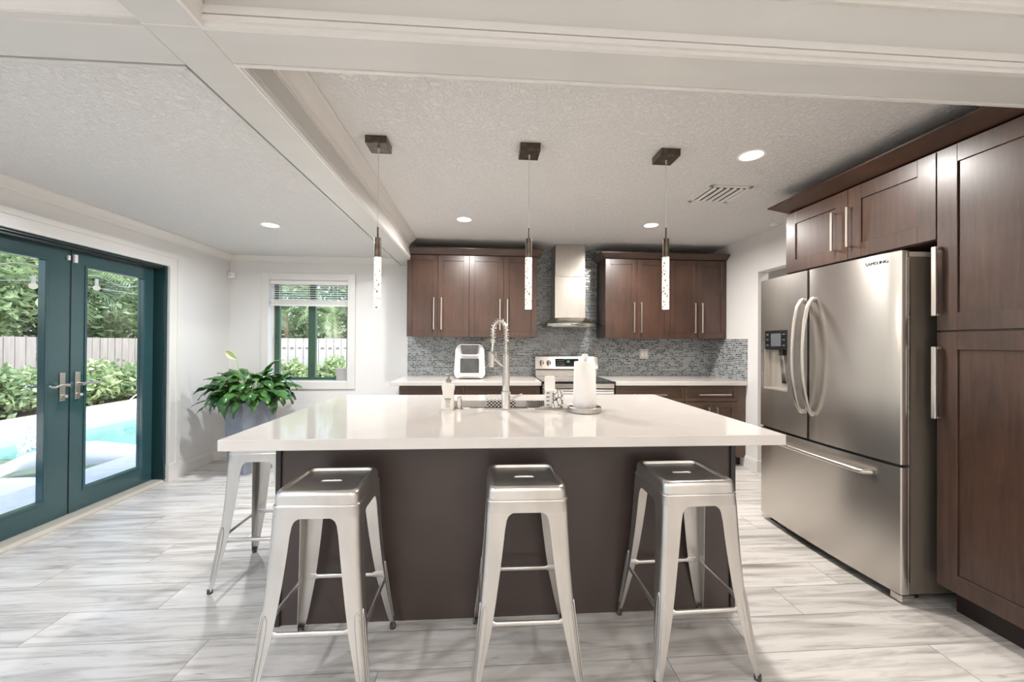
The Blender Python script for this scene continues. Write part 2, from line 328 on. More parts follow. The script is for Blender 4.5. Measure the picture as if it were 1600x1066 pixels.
# baseboards
def baseb(m, axis, a, b, at, side):
    pr = [(0, 0), (0.015, 0), (0.015, 0.10), (0.010, 0.113), (0.007, 0.125), (0, 0.125)]
    m.prism([(at + side * p[0], p[1]) for p in pr], a, b, axis); return m
struct('baseboard_left', baseb(MB(), 1, 4.03, YB, XL, 1), M_TRIM)
struct('baseboard_back', baseb(MB(), 0, XL, -0.86, YB, -1), M_TRIM)
m = baseb(MB(), 1, 3.90, YB, XR, -1); m.box(XR - 0.015, XR + 0.11, 3.885, 3.90, 0, 0.12); struct('baseboard_right', m, M_TRIM)
# french-door casing
m = MB()
def casing(m, y0, y1, z0, z1): m.box(XL, XL + 0.018, y0, y1, z0, z1)
m.box(XL, XL + 0.020, 3.915, 3.985, 0.16, 2.02).box(XL, XL + 0.030, 3.985, 4.03, 0.16, 2.125).box(XL, XL + 0.026, 3.893, 3.915, 0.16, 2.02)
m.box(XL, XL + 0.035, 3.89, 4.045, 0, 0.16)
m.box(XL, XL + 0.020, 2.2, 3.985, 2.02, 2.085).box(XL, XL + 0.030, 2.2, 3.985, 2.085, 2.125).box(XL, XL + 0.026, 2.2, 3.893, 2.002, 2.02).box(XL, XL + 0.020, 2.22, 2.36, 0, 2.002)
struct('trim_7', m, M_TRIM)
# jamb + head + threshold
m = MB().box(-3.12, XL + 0.004, 3.868, 3.895, 0.03, 2.0).box(-3.12, XL + 0.004, 2.36, 2.385, 0.03, 2.0).box(-3.12, XL - 0.005, 2.36, 3.895, 1.985, 2.005).box(-3.10, -3.055, 3.845, 3.87, 0.03, 1.99)
struct('trim_8', m, M_DOORDK, bevel=0.002)
struct('trim_9', MB().box(-3.03, -2.975, 2.38, 3.87, 1.968, 1.986), M_BRONZE)
m = MB().prism([(-3.12, 0), (-2.935, 0), (-2.935, 0.012), (-2.955, 0.03), (-3.0, 0.034), (-3.12, 0.03)], 2.38, 3.87, 1)
struct('trim_10', m, M_SILL, smooth=30)

# french doors
def french_leaf(name, y0, y1, hinge_right, lite):
    root = apply_props(bpy.data.objects.new(name, None), kind='structure'); COL.objects.link(root); root.location = (-3.05, (y0 + y1) / 2, 0.03); OFF[root.name] = Vector(root.location)
    X0, X1 = -3.09, -3.045; z0, z1 = 0.036, 1.982; a, b, c, d = lite
    m = MB().box(X0, X1, y0, a, z0, z1).box(X0, X1, b, y1, z0, z1).box(X0, X1, a, b, z0, c).box(X0, X1, a, b, d, z1)
    make('door_leaf', m, M_DOOR, root)
    m = MB(); w = 0.018
    for (p, q) in ((X1, X1 + 0.006),):
        m.box(p, q, a - w, a, c - w, d + w).box(p, q, b, b + w, c - w, d + w).box(p, q, a, b, c - w, c).box(p, q, a, b, d, d + w)
    make('glazing_bead', m, M_DOOR, root, bevel=0.002)
    make('glass_pane', MB().box(-3.072, -3.066, a, b, c, d), M_GLASS, root)
    return root
dl = french_leaf('door_1', 3.137, 3.862, True, (3.252, 3.752, 0.19, 1.862))
dr = french_leaf('door_2', 2.392, 3.125, False, (2.50, 2.962, 0.19, 1.868))
def lever_set(root, y, s):
    f = -3.045
    hp = make('handle_plate', MB().box(f, f + 0.009, y - 0.019, y + 0.019, 0.87, 1.075), M_NICKEL, root, bevel=0.004)
    z = 0.985
    lv = MB().cyl((f, y, z), (f + 0.052, y, z), 0.011, n=10)
    pts = [(f + 0.05, y, z), (f + 0.052, y + s * 0.03, z + 0.006), (f + 0.052, y + s * 0.06, z + 0.004), (f + 0.052, y + s * 0.09, z - 0.006), (f + 0.052, y + s * 0.115, z - 0.004), (f + 0.052, y + s * 0.13, z + 0.008)]
    lv.tube(pts, 0.008, 8, [0.012, 0.010, 0.009, 0.008, 0.007, 0.005]); make('lever_handle', lv, M_NICKEL, hp, smooth=50)
    lk = MB().cyl((f, y, 0.905), (f + 0.022, y, 0.905), 0.013, n=12).sphere((f + 0.03, y, 0.905), 0.014, 10).box(f + 0.02, f + 0.042, y - 0.004, y + 0.004, 0.893, 0.918)
    make('thumb_turn', lk, M_NICKEL, hp, smooth=50)
    g = -3.09
    make('outer_plate', MB().box(g - 0.009, g, y - 0.019, y + 0.019, 0.87, 1.075), M_NICKEL, root, bevel=0.004)
    ol = MB().cyl((g, y, z), (g - 0.052, y, z), 0.011, n=10)
    ol.tube([(g - 0.05, y, z), (g - 0.052, y + s * 0.06, z + 0.002), (g - 0.052, y + s * 0.10, z - 0.006), (g - 0.052, y + s * 0.13, z + 0.008)], 0.008, 8)
    make('outer_lever', ol, M_NICKEL, root, smooth=50)
lever_set(dl, 3.185, 1); lever_set(dr, 3.078, -1)
make('contact_sensor', MB().box(-3.045, -3.027, 3.142, 3.166, 1.885, 1.945), M_WHITEPL, dl, bevel=0.003)
make('contact_magnet', MB().box(-3.045, -3.030, 3.100, 3.116, 1.895, 1.93), M_WHITEPL, dr, bevel=0.003)
make('weather_strip', MB().box(-3.080, -3.048, 3.1255, 3.1365, 0.036, 1.982), M_GASKET, dl)

# two unseen glazed openings added along the left wall to let daylight in
for k, (a, b) in enumerate(((-0.25, 1.55), (-2.9, -1.0))):
    r = apply_props(bpy.data.objects.new('door_%d' % (k + 3), None), kind='structure'); COL.objects.link(r); r.location = (-3.05, (a + b) / 2, 0); OFF[r.name] = Vector(r.location)
    m = MB().box(-3.1, -3.04, a, a + 0.07, 0, 2.1).box(-3.1, -3.04, b - 0.07, b, 0, 2.1).box(-3.1, -3.04, a, b, 2.03, 2.1).box(-3.1, -3.04, a, b, 0, 0.08).box(-3.1, -3.04, (a + b) / 2 - 0.05, (a + b) / 2 + 0.05, 0, 2.1)
    make('door_frame', m, M_DOOR, r); make('glass_pane', MB().box(-3.072, -3.066, a + 0.07, b - 0.07, 0.08, 2.03), M_GLASS, r)

# back window
m = MB().box(wx0 - 0.08, wx0, YB - 0.02, YB, wz0 - 0.09, wz1 + 0.082).box(wx1, wx1 + 0.088, YB - 0.02, YB, wz0 - 0.09, wz1 + 0.082).box(wx0, wx1, YB - 0.02, YB, wz0 - 0.09, wz0).box(wx0, wx1, YB - 0.02, YB, wz1, wz1 + 0.082)
struct('trim_11', m, M_TRIM, bevel=0.004)
m = MB().box(wx0, wx1, YB - 0.012, YB + 0.14, wz0 - 0.002, wz0 + 0.006); struct('trim_12', m, plain('white marble sill', (244, 243, 240), 0.15))
win = apply_props(bpy.data.objects.new('window_1', None), kind='structure'); COL.objects.link(win); win.location = (-2.06, 4.94, wz0); OFF[win.name] = Vector(win.location)
M_WFR = plain('aluminium frame green reflection', (66, 92, 76), 0.35, metal=0.2, var=0.12)  # green reflection on the aluminium put into its base colour
fy0, fy1 = 4.925, 4.965
m = MB().box(wx0, -2.452, fy0, fy1, wz0, wz1).box(-1.672, wx1, fy0, fy1, wz0, wz1).box(wx0, wx1, fy0, fy1, wz0, 0.885).box(wx0, wx1, fy0, fy1, 1.99, wz1)
make('window_frame', m, M_WFR, win, bevel=0.002)
make('mullion', MB().box(-2.112, -2.034, fy0 - 0.008, fy1, wz0, wz1).box(-2.125, -2.10, fy0 + 0.01, fy1, wz0, wz1), M_WFR, win, bevel=0.002)
make('glass_pane', MB().box(-2.46, -1.66, 4.943, 4.948, 0.88, 2.0), M_GLASS, win)
bl = thing('window_blind', (-2.06, 4.84, 2.0), 'white horizontal slat blind pulled up halfway in the small back window', 'blind')
make('headrail', MB().box(wx0 + 0.004, wx1 - 0.004, 4.815, 4.865, 1.985, 2.028), M_WHITEPL, bl, bevel=0.002)
m = MB()
for i in range(7):
    z = 1.965 - i * 0.026; m.hexa([(wx0 + 0.015, 4.815, z - 0.006), (wx1 - 0.01, 4.815, z - 0.006), (wx1 - 0.01, 4.862, z + 0.004), (wx0 + 0.015, 4.862, z + 0.004),
                                (wx0 + 0.015, 4.815, z - 0.003), (wx1 - 0.01, 4.815, z - 0.003), (wx1 - 0.01, 4.862, z + 0.007), (wx0 + 0.015, 4.862, z + 0.007)])
make('slats', m, M_WHITEPL, bl)
m = MB()
for i in range(9): m.box(wx0 + 0.013, wx1 - 0.01, 4.812, 4.864, 1.748 + i * 0.0056, 1.7522 + i * 0.0056)
m.box(wx0 + 0.012, wx1 - 0.009, 4.811, 4.865, 1.732, 1.747); make('stacked_slats', m, M_WHITEPL, bl)
for x in (-2.40, -2.06, -1.74): make('ladder_cord', MB().box(x - 0.002, x + 0.002, 4.809, 4.811, 1.735, 1.99), M_WHITEPL, bl)
make('tilt_wand', MB().cyl((-2.47, 4.808, 1.98), (-2.465, 4.80, 1.36), 0.004, n=6), M_WHITEPL, bl)
bx = thing('storage_tin', (-1.68, 4.86, wz0 + 0.006), 'small grey square tin on the right end of the back window sill', 'tin')
make('tin_body', MB().box(-1.755, -1.625, 4.825, 4.905, wz0 + 0.006, 0.985), plain('grey tin', (170, 166, 162), 0.4), bx, bevel=0.006)
make('tin_lid', MB().box(-1.758, -1.622, 4.822, 4.908, 0.985, 0.999), plain('grey tin lid', (190, 187, 183), 0.4), bx, bevel=0.004)
al = thing('motion_sensor', (-2.9, 4.78, 2.07), 'white motion sensor high in the corner between French doors and window', 'sensor')
make('sensor_body', MB().prism([(XL + 0.002, 4.79), (-2.88, 4.79), (-2.885, 4.755), (-2.90, 4.742), (-2.935, 4.742), (XL + 0.002, 4.76)], 2.035, 2.10, 2), M_WHITEPL, al, bevel=0.005)
make('sensor_lens', MB().box(-2.935, -2.90, 4.738, 4.742, 2.06, 2.088), plain('frosted lens', (214, 212, 208), 0.4), al)

# ------------------------------------------------------------------ lamps
def recessed(x, y, z, label, power, col=(1.0, 0.86, 0.72), shown=True, group=None):
    t = thing('recessed_light', (x, y, z), label, 'ceiling light', group)
    make('trim_ring', MB().lathe([(0.062, -0.002), (0.078, -0.003), (0.080, -0.0005), (0.080, 0), (0.060, 0)], (x, y, z), 28, cap0=False, cap1=False), M_WHITEPL, t, smooth=40)
    make('lens', MB().lathe([(0.064, -0.0022), (0.064, -0.0008)], (x, y, z), 24), emit('lamp lens', (255, 240, 220), 9.0), t)
    L = bpy.data.lights.new('recessed_lamp', 'AREA'); L.shape = 'DISK'; L.size = 0.12; L.energy = power * LAMP_K; L.color = col; L.spread = R(170)
    lo = bpy.data.objects.new('recessed_lamp', L); COL.objects.link(lo); lo.parent = t; lo.location = (0, 0, -0.012)
    return t
WARM = (1.0, 0.955, 0.91); COOL = (0.90, 0.95, 1.0)
recessed(-0.20, 3.68, ZK, 'round recessed light over the left upper cabinets, behind the middle pendant', 50, WARM)
recessed(1.58, 3.70, ZK, 'round recessed light just left of the air vent, in front of the right upper cabinets', 50, WARM)
recessed(1.592, 2.28, ZK, 'largest recessed ceiling light, nearest the viewer between pendant and fridge cabinets', 34, WARM)
recessed(-1.826, 3.50, ZL, 'recessed light in the lower ceiling by the back window', 40, COOL)
for (x, y, z) in ((1.9, -0.9, ZN), (0.2, -0.9, ZN), (1.9, -2.3, ZN), (0.2, -2.3, ZN)): recessed(x, y, z, 'round recessed fill light added in the ceiling behind the viewpoint', 20, WARM, group='added fill lights behind the viewpoint')  # unseen lamps added to fill the room with light from behind
for (x, y, z) in ((-1.9, 0.6, ZL), (-1.9, -0.9, ZL), (-1.9, -2.6, ZL)): recessed(x, y, z, 'round recessed fill light added in the low ceiling behind the viewpoint', 26, COOL, group='added fill lights behind the viewpoint on the left')  # more added lamps, out of view, brightening the left side
recessed(XR + 0.6, 3.5, 2.45, 'recessed light in the hallway beyond the doorway', 6, WARM)
# floor uplighters added out of view behind the viewpoint to brighten the ceilings
def torchiere(x, y, power, col, label):
    t = thing('fill_torchiere', (x, y, 0), label, 'added fill lamp')
    make('base', MB().lathe([(0.14, 0), (0.14, 0.015), (0.03, 0.03)], (x, y, 0), 24), M_BLACK, t, smooth=40)
    make('pole', MB().cyl((x, y, 0.02), (x, y, 1.68), 0.012), M_BLACK, t, smooth=40)
    make('lamp_shade', MB().lathe([(0.03, 1.66), (0.12, 1.72), (0.17, 1.80), (0.165, 1.80), (0.115, 1.73), (0.03, 1.675)], (x, y, 0), 28), M_WHITEPL, t, smooth=40)
    L = bpy.data.lights.new('fill_uplight', 'AREA'); L.shape = 'DISK'; L.size = 0.24; L.energy = power; L.color = col
    lo = bpy.data.objects.new('fill_uplight', L); COL.objects.link(lo); lo.parent = t; lo.location = (0, 0, 1.79); lo.rotation_euler = (math.pi, 0, 0)
torchiere(2.3, -2.9, 60, WARM, 'added black fill torchiere behind the viewpoint on the right')
torchiere(-0.2, -3.0, 50, (1.0, 0.95, 0.9), 'added black fill torchiere behind the viewpoint in the middle')
torchiere(-2.4, -2.0, 40, COOL, 'added black fill torchiere behind the viewpoint by the left wall')

# pendants
def crystal_material():
    m, n, l, b, o = mk('seeded crystal rod'); v = coords(n, l, (1, 1, 0.7))
    vo = n.new('ShaderNodeTexVoronoi'); vo.inputs['Scale'].default_value = 62; l.new(v, vo.inputs[0])
    c = ramp(n, l, vo.outputs['Distance'], [(0.20, lin((96, 90, 82))), (0.42, lin((255, 246, 228)))])
    lw = n.new('ShaderNodeLayerWeight'); lw.inputs[0].default_value = 0.45
    l.new(c, b.inputs['Base Color']); l.new(c, b.inputs['Emission Color'])
    mr = n.new('ShaderNodeMapRange'); mr.inputs[3].default_value = 0.75; mr.inputs[4].default_value = 2.6; l.new(lw.outputs['Facing'], mr.inputs[0])
    l.new(mr.outputs[0], b.inputs['Emission Strength']); b.inputs['Roughness'].default_value = 0.08; bumpy(n, l, b, vo.outputs['Distance'], 0.6, 0.004); return m
M_CRYS = crystal_material(); M_CABLE = plain('clear cable', (200, 196, 190), 0.4)
def make_pendant(x, y, label, top, bot, split):
    t = thing('pendant_light', (x, y, ZK), label, 'pendant light', 'crystal rod pendants over the island')
    make('canopy', MB().box(x - 0.058, x + 0.058, y - 0.062, y + 0.068, ZK - 0.042, ZK), M_BRZ2, t, bevel=0.002)
    make('cable', MB().cyl((x, y, ZK - 0.04), (x, y, top), 0.0016, n=6).cyl((x, y, ZK - 0.065), (x, y, ZK - 0.04), 0.005, n=8), M_CABLE, t)
    make('socket', MB().cyl((x, y, top), (x, y, split + 0.11), 0.0055, n=10).cyl((x, y, split + 0.11), (x, y, split - 0.002), 0.0185, n=20), M_BRZ2, t, smooth=40)
    make('crystal_rod', MB().cyl((x, y, split), (x, y, bot), 0.0195, n=20), M_CRYS, t, smooth=40)
    L = bpy.data.lights.new('pendant_lamp', 'POINT'); L.energy = 2.2; L.shadow_soft_size = 0.02; L.color = (1, 0.86, 0.68)
    lo = bpy.data.objects.new('pendant_lamp', L); COL.objects.link(lo); lo.parent = t; lo.location = (0, 0, bot - ZK - 0.03)
make_pendant(-0.608, 2.285, 'slim crystal rod pendant at the left, in front of the window wall', 1.960, 1.499, 1.790)
make_pendant(0.250, 2.295, 'slim crystal rod pendant in the middle, above the faucet', 1.980, 1.509, 1.807)
make_pendant(1.071, 2.295, 'slim crystal rod pendant at the right, in front of the right upper cabinets', 2.003, 1.519, 1.827)

# air vent, sprinkler dot
vt = thing('air_vent', (1.76, 2.88, ZK), 'white louvred air vent in the kitchen ceiling', 'vent')
m = MB(); a, b, c, d = 1.60, 1.92, 2.72, 3.05; z = ZK
m.box(a, b, c, c + 0.03, z - 0.008, z).box(a, b, d - 0.03, d, z - 0.008, z).box(a, a + 0.03, c, d, z - 0.008, z).box(b - 0.03, b, c, d, z - 0.008, z)
make('vent_frame', m, M_TRIM, vt, bevel=0.003)
make('duct_shade_sheet', MB().box(a + 0.028, b - 0.028, c + 0.028, d - 0.028, z - 0.0012, z), plain('duct shade', (48, 45, 42), 0.8), vt)  # flat dark sheet painted as the shade behind the louvres
m = MB()
for i in range(5):
    x = a + 0.055 + i * 0.051
    m.prism([(x - 0.010, z - 0.003), (x - 0.006, z - 0.015), (x + 0.004, z - 0.018), (x + 0.011, z - 0.012), (x + 0.003, z - 0.012), (x - 0.005, z - 0.002)], c + 0.03, d - 0.03, 1)
make('louvres', m, M_TRIM, vt, smooth=60)
t = thing('smoke_detector', (2.70, 3.55, ZK), 'small white detector on the ceiling above the fridge cabinet', 'detector')
make('detector_body', MB().lathe([(0.035, 0), (0.034, -0.010), (0.024, -0.018), (0.004, -0.02)], (2.70, 3.55, ZK), 20), M_WHITEPL, t, smooth=40)

# ------------------------------------------------------------------ cabinets
class Fr:      # local frame: u to the right in view, n towards the room
    def __init__(s, ox, oy, kind): s.ox, s.oy, s.k = ox, oy, kind
    def box(s, m, u0, u1, z0, z1, n0, n1):
        if s.k == 'back': return m.box(s.ox + u0, s.ox + u1, s.oy - n0, s.oy - n1, z0, z1)
        return m.box(s.ox - n0, s.ox - n1, s.oy - u0, s.oy - u1, z0, z1)
def shaker(fr, u0, u1, z0, z1, rail=0.06, th=0.02, rec=0.008):
    m = MB(); g = 0.0015; u0 += g; u1 -= g; z0 += g; z1 -= g
    fr.box(m, u0, u0 + rail, z0, z1, 0, th); fr.box(m, u1 - rail, u1, z0, z1, 0, th)
    fr.box(m, u0 + rail, u1 - rail, z0, z0 + rail, 0, th); fr.box(m, u0 + rail, u1 - rail, z1 - rail, z1, 0, th)
    fr.box(m, u0 + rail, u1 - rail, z0 + rail, z1 - rail, 0, th - rec); return m
def pull_v(fr, u, z0, z1, n0=0.02, w=0.012):
    m = MB(); fr.box(m, u - w / 2, u + w / 2, z0, z1, n0 + 0.024, n0 + 0.036)
    fr.box(m, u - w / 2, u + w / 2, z0, z0 + 0.012, n0, n0 + 0.026); fr.box(m, u - w / 2, u + w / 2, z1 - 0.012, z1, n0, n0 + 0.026); return m
def pull_h(fr, u0, u1, z, n0=0.02, w=0.012):
    m = MB(); fr.box(m, u0, u1, z - w / 2, z + w / 2, n0 + 0.024, n0 + 0.036)
    fr.box(m, u0, u0 + 0.012, z - w / 2, z + w / 2, n0, n0 + 0.026); fr.box(m, u1 - 0.012, u1, z - w / 2, z + w / 2, n0, n0 + 0.026); return m
FB = Fr(0, 4.45, 'back')
def upper(x0, xm, x1, label, hz0, hz1):
    t = thing('upper_cabinet', ((x0 + x1) / 2, 4.77, 1.375), label, 'cabinet', 'dark wall cabinets over the back counter')
    make('cabinet_body', MB().box(x0 + 0.001, x1 - 0.001, 4.452, 4.77, 1.375, 2.285), M_CAB, t)
    for (a, b, hu) in ((x0, xm, xm - 0.04), (xm, x1, xm + 0.043)):
        d = make('door', shaker(FB, a, b, 1.375, 2.28, rail=0.06 if b - a > 0.34 else 0.055), M_CAB, t, bevel=0.0012, seg=1)
        make('handle', pull_v(FB, hu, hz0, hz1), M_NICKEL, d, bevel=0.002, seg=1)
upper(-0.862, -0.525, -0.180, 'leftmost dark brown two door wall cabinet, next to the window wall', 1.455, 1.81)
upper(-0.180, 0.204, 0.580, 'dark brown two door wall cabinet left of the range hood, behind the middle pendant', 1.455, 1.80)
upper(1.362, 1.733, 2.121, 'dark brown two door wall cabinet immediately right of the range hood', 1.44, 1.785)
upper(2.121, 2.453, 2.796, 'dark brown two door wall cabinet in the right back corner', 1.44, 1.785)
def cab_crown(x0, x1, yb, yf, z0, z1, fl, l, r, label, e=0.0):
    m = MB(); m.hexa([(x0, yb, z0), (x1, yb, z0), (x1, yf, z0), (x0, yf, z0), (x0 - fl * l, yb, z1 - 0.012), (x1 + fl * r, yb, z1 - 0.012), (x1 + fl * r, yf - fl, z1 - 0.012), (x0 - fl * l, yf - fl, z1 - 0.012)])
    m.box(x0 - fl * l, x1 + fl * r, yb, yf - fl, z1 - 0.012, z1)
    return make('cabinet_crown', m, M_CABH, loc=((x0 + x1) / 2, yb, z0), bevel=0.002, label=label, cat='crown moulding')
cab_crown(-0.828, 0.582, 4.77, 4.425, 2.286, 2.352, 0.062, 0, 1, 'dark brown crown moulding along the left wall cabinets')
cab_crown(1.36, 2.797, 4.77, 4.425, 2.286, 2.345, 0.068, 1, 0, 'dark brown crown moulding along the right wall cabinets')

# backsplash
m = MB().box(-0.915, XR, 4.772, YB, 0.915, 1.372).box(0.582, 1.36, 4.772, YB, 1.372, ZK); struct('wall_backsplash', m, M_MOS)
struct('wall_backsplash', MB().box(XR - 0.01, XR, 4.06, 4.772, 0.915, 1.372), M_MOSY)
struct('trim_13', MB().box(-0.915, 2.79, 4.768, YB, 1.372, 1.377).box(-0.919, -0.914, 4.768, YB, 0.915, 1.377), M_TRIM)

# base cabinets
FBB = Fr(0, 4.10, 'back')
def drawer_front(fr, u0, u1, z0, z1): return shaker(fr, u0, u1, z0, z1, rail=0.035)
def base_cab(x0, x1, label, splits, hand, xb=None):
    t = thing('base_cabinet', ((x0 + x1) / 2, 4.7, 0), label, 'cabinet', 'dark base cabinets along the back wall')
    make('cabinet_body', MB().box(x0 + 0.001, x1 - 0.001, 4.102, 4.77, 0.10, 0.872), M_CABBASE, t)
    make('toe_kick', MB().box(x0 + 0.001, x1 - 0.001, 4.16, 4.77, 0, 0.10), M_TOE, t)
    xe = xb or x1
    d = make('drawer', drawer_front(FBB, x0, xe, 0.70, 0.866), M_CABBASE, t, bevel=0.0012, seg=1)
    make('handle', pull_h(FBB, hand[0], hand[1], 0.775), M_NICKEL, d, bevel=0.002, seg=1)
    xm = (x0 + xe) / 2 if len(splits) == 0 else splits[0]
    for (a, b, u) in ((x0, xm, xm - 0.045), (xm, xe, xm + 0.045)):
        d = make('door', shaker(FBB, a, b, 0.105, 0.695), M_CABBASE, t, bevel=0.0012, seg=1)
        make('handle', pull_v(FBB, u, 0.48, 0.64), M_NICKEL, d, bevel=0.002, seg=1)
    if xb: make('filler_strip', MB().box(xb, x1, 4.085, 4.102, 0.10, 0.872).box(xb - 0.005, xb + 0.006, 4.08, 4.086, 0.73, 0.80), M_CABBASE, t)
base_cab(-0.865, -0.20, 'leftmost dark base cabinet, under the left end of the back counter', [], (-0.70, -0.36))
base_cab(-0.20, 0.572, 'dark base cabinet between the leftmost base cabinet and the range', [], (0.02, 0.36))
base_cab(1.368, 2.118, 'dark base cabinet immediately right of the range', [], (1.57, 1.914))
base_cab(2.118, 2.797, 'dark base cabinet in the right back corner with a narrow filler', [2.42], (2.27, 2.62), xb=2.70)
make('countertop', MB().box(-0.945, 0.582, 4.05, 4.772, 0.873, 0.915), M_QUARTZ, loc=(-0.2, 4.4, 0.873), bevel=0.004, label='white quartz countertop left of the range, under the air fryer', cat='countertop')
make('countertop', MB().box(1.362, 2.789, 4.05, 4.772, 0.873, 0.915), M_QUARTZ, loc=(2.1, 4.4, 0.873), bevel=0.004, label='white quartz countertop right of the range, running to the corner', cat='countertop')

# outlets
def outlet(x, y, z, label):
    t = thing('wall_outlet', (x, y, z), label, 'outlet')
    make('cover_plate', MB().box(x - 0.055, x + 0.055, y - 0.006, y, z - 0.058, z + 0.058), plain('outlet plate', (206, 204, 200), 0.35), t, bevel=0.003)
    make('sockets', MB().box(x - 0.035, x - 0.006, y - 0.008, y - 0.006, z - 0.035, z + 0.035).box(x + 0.008, x + 0.036, y - 0.008, y - 0.006, z - 0.035, z + 0.035), M_WHITEPL, t, bevel=0.002)
outlet(1.958, 4.772, 1.19, 'pale outlet plate on the mosaic between the range and the right corner')
outlet(0.09, 4.772, 1.145, 'pale outlet plate on the mosaic behind the faucet, beside the air fryer')
pts = [(0.07, 4.764, 1.12), (0.06, 4.73, 1.09), (0.035, 4.69, 1.045), (0.0, 4.68, 1.02), (-0.03, 4.67, 0.99)]
make('power_cord', MB().tube(pts, 0.004, 6), M_WHITEPL, loc=(0.02, 4.7, 1.05), smooth=60, label='white power cord from the outlet to the white air fryer', cat='cord')

# range hood
h = thing('range_hood', (0.975, 4.77, 1.5), 'stainless steel chimney range hood with curved glass canopy over the range', 'range hood')
make('chimney_lower', MB().box(0.796, 1.152, 4.50, 4.772, 1.60, 2.08), M_STEELV, h, bevel=0.003)
make('chimney_upper', MB().box(0.800, 1.148, 4.505, 4.772, 2.08, 2.449), M_STEELV, h, bevel=0.003)
def arc_front(x0, x1, ys, yc, n=16): return [(x0 + (x1 - x0) * i / n, ys + (yc - ys) * (1 - ((2 * i / n) - 1) ** 2)) for i in range(n + 1)]
m = MB(); poly = arc_front(0.70, 1.25, 4.42, 4.27); poly = [(0.70, 4.772)] + poly + [(1.25, 4.772)]; poly2 = [(0.79, 4.772)] + arc_front(0.79, 1.16, 4.48, 4.40) + [(1.16, 4.772)]
m.rings([[(p[0], p[1], 1.505) for p in poly], [(p[0], p[1], 1.535) for p in poly], [(p[0], p[1], 1.602) for p in poly2]])
make('hood_body', m, M_STEELV, h, smooth=30)
m = MB(); out = arc_front(0.59, 1.36, 4.50, 4.25, 24)
top = []
N = len(out)
def gz(x): return 1.556 - 0.045 * (abs(x - 0.975) / 0.385) ** 2
vs = []; fs = []
for dz in (0, 0.007):
    for (x, y) in out: vs += [(x, y, gz(x) + dz), (x, 4.772, gz(x) + dz)]
for k in range(2):
    for i in range(N - 1): fs.append((k * 2 * N + 2 * i, k * 2 * N + 2 * i + 1, k * 2 * N + 2 * i + 3, k * 2 * N + 2 * i + 2))
for i in range(N - 1): fs.append((2 * i, 2 * i + 2, 2 * N + 2 * i + 2, 2 * N + 2 * i))
fs += [(0, 1, 2 * N + 1, 2 * N), (2 * N - 2, 2 * N - 1, 4 * N - 1, 4 * N - 2)]
m.quadmesh(vs, fs); make('glass_canopy', m, M_HGLASS, h)
make('filter_panel', MB().box(0.76, 1.19, 4.45, 4.74, 1.499, 1.505), M_STEEL, h)
make('control_buttons', MB().box(0.93, 1.02, 4.268, 4.272, 1.514, 1.524), M_BLACK, h)

# range
rg = thing('kitchen_range', (0.975, 4.4, 0), 'stainless electric range with black glass cooktop and back control panel', 'range')
x0, x1 = 0.592, 1.352
make('range_body', MB().box(x0, x1, 4.09, 4.765, 0.02, 0.895), M_FSIDE, rg, bevel=0.004)
make('cooktop', MB().box(x0 - 0.003, x1 + 0.003, 4.035, 4.70, 0.897, 0.918), M_BGLASS, rg, bevel=0.006)
M_BURN = plain('burner print', (120, 120, 118), 0.3)
for (cx, cy, rr) in ((0.78, 4.22, 0.10), (1.17, 4.22, 0.08), (0.78, 4.50, 0.075), (1.17, 4.50, 0.10)): make('burner_ring', MB().lathe([(rr, 0.9183), (rr - 0.004, 0.9187), (rr - 0.004, 0.9183)], (cx, cy, 0), 28, False, False), M_BURN, rg)
m = MB().prism([(4.640, 1.005), (4.652, 0.995), (4.765, 0.995), (4.765, 1.165), (4.690, 1.165), (4.672, 1.158)], x0, x1, 0)
bp = make('control_panel', m, M_STEEL, rg, bevel=0.008, seg=3)
make('panel_base', MB().box(x0 + 0.01, x1 - 0.01, 4.690, 4.765, 0.917, 0.996), M_STEEL, rg, bevel=0.003)
make('display', MB().hexa([(0.835, 4.637, 1.040), (1.110, 4.637, 1.040), (1.110, 4.642, 1.040), (0.835, 4.642, 1.040), (0.835, 4.655, 1.128), (1.110, 4.655, 1.128), (1.110, 4.66, 1.128), (0.835, 4.66, 1.128)]), M_BGLASS, bp)
for kx in (0.668, 0.752, 1.143, 1.205):
    m = MB().cyl((kx, 4.657, 1.085), (kx, 4.622, 1.078), 0.026, 0.022, 20).box(kx - 0.006, kx + 0.006, 4.608, 4.63, 1.052, 1.104); make('knob', m, M_CHROME, rg, smooth=40)
od = make('oven_door', MB().box(x0 + 0.006, x1 - 0.006, 4.048, 4.09, 0.24, 0.835), M_STEEL, rg, bevel=0.005)
make('oven_window', MB().box(x0 + 0.10, x1 - 0.10, 4.045, 4.05, 0.34, 0.70), M_BGLASS, od)
make('oven_handle', MB().cyl((x0 + 0.03, 4.0, 0.80), (x1 - 0.03, 4.0, 0.80), 0.013).cyl((x0 + 0.05, 4.0, 0.80), (x0 + 0.05, 4.05, 0.80), 0.009).cyl((x1 - 0.05, 4.0, 0.80), (x1 - 0.05, 4.05, 0.80), 0.009), M_STEELV, od, smooth=40)
make('front_rail', MB().box(x0 + 0.003, x1 - 0.003, 4.05, 4.095, 0.845, 0.897), M_STEEL, rg, bevel=0.004)
make('storage_drawer', MB().box(x0 + 0.006, x1 - 0.006, 4.052, 4.09, 0.06, 0.225), M_STEEL, rg, bevel=0.005)
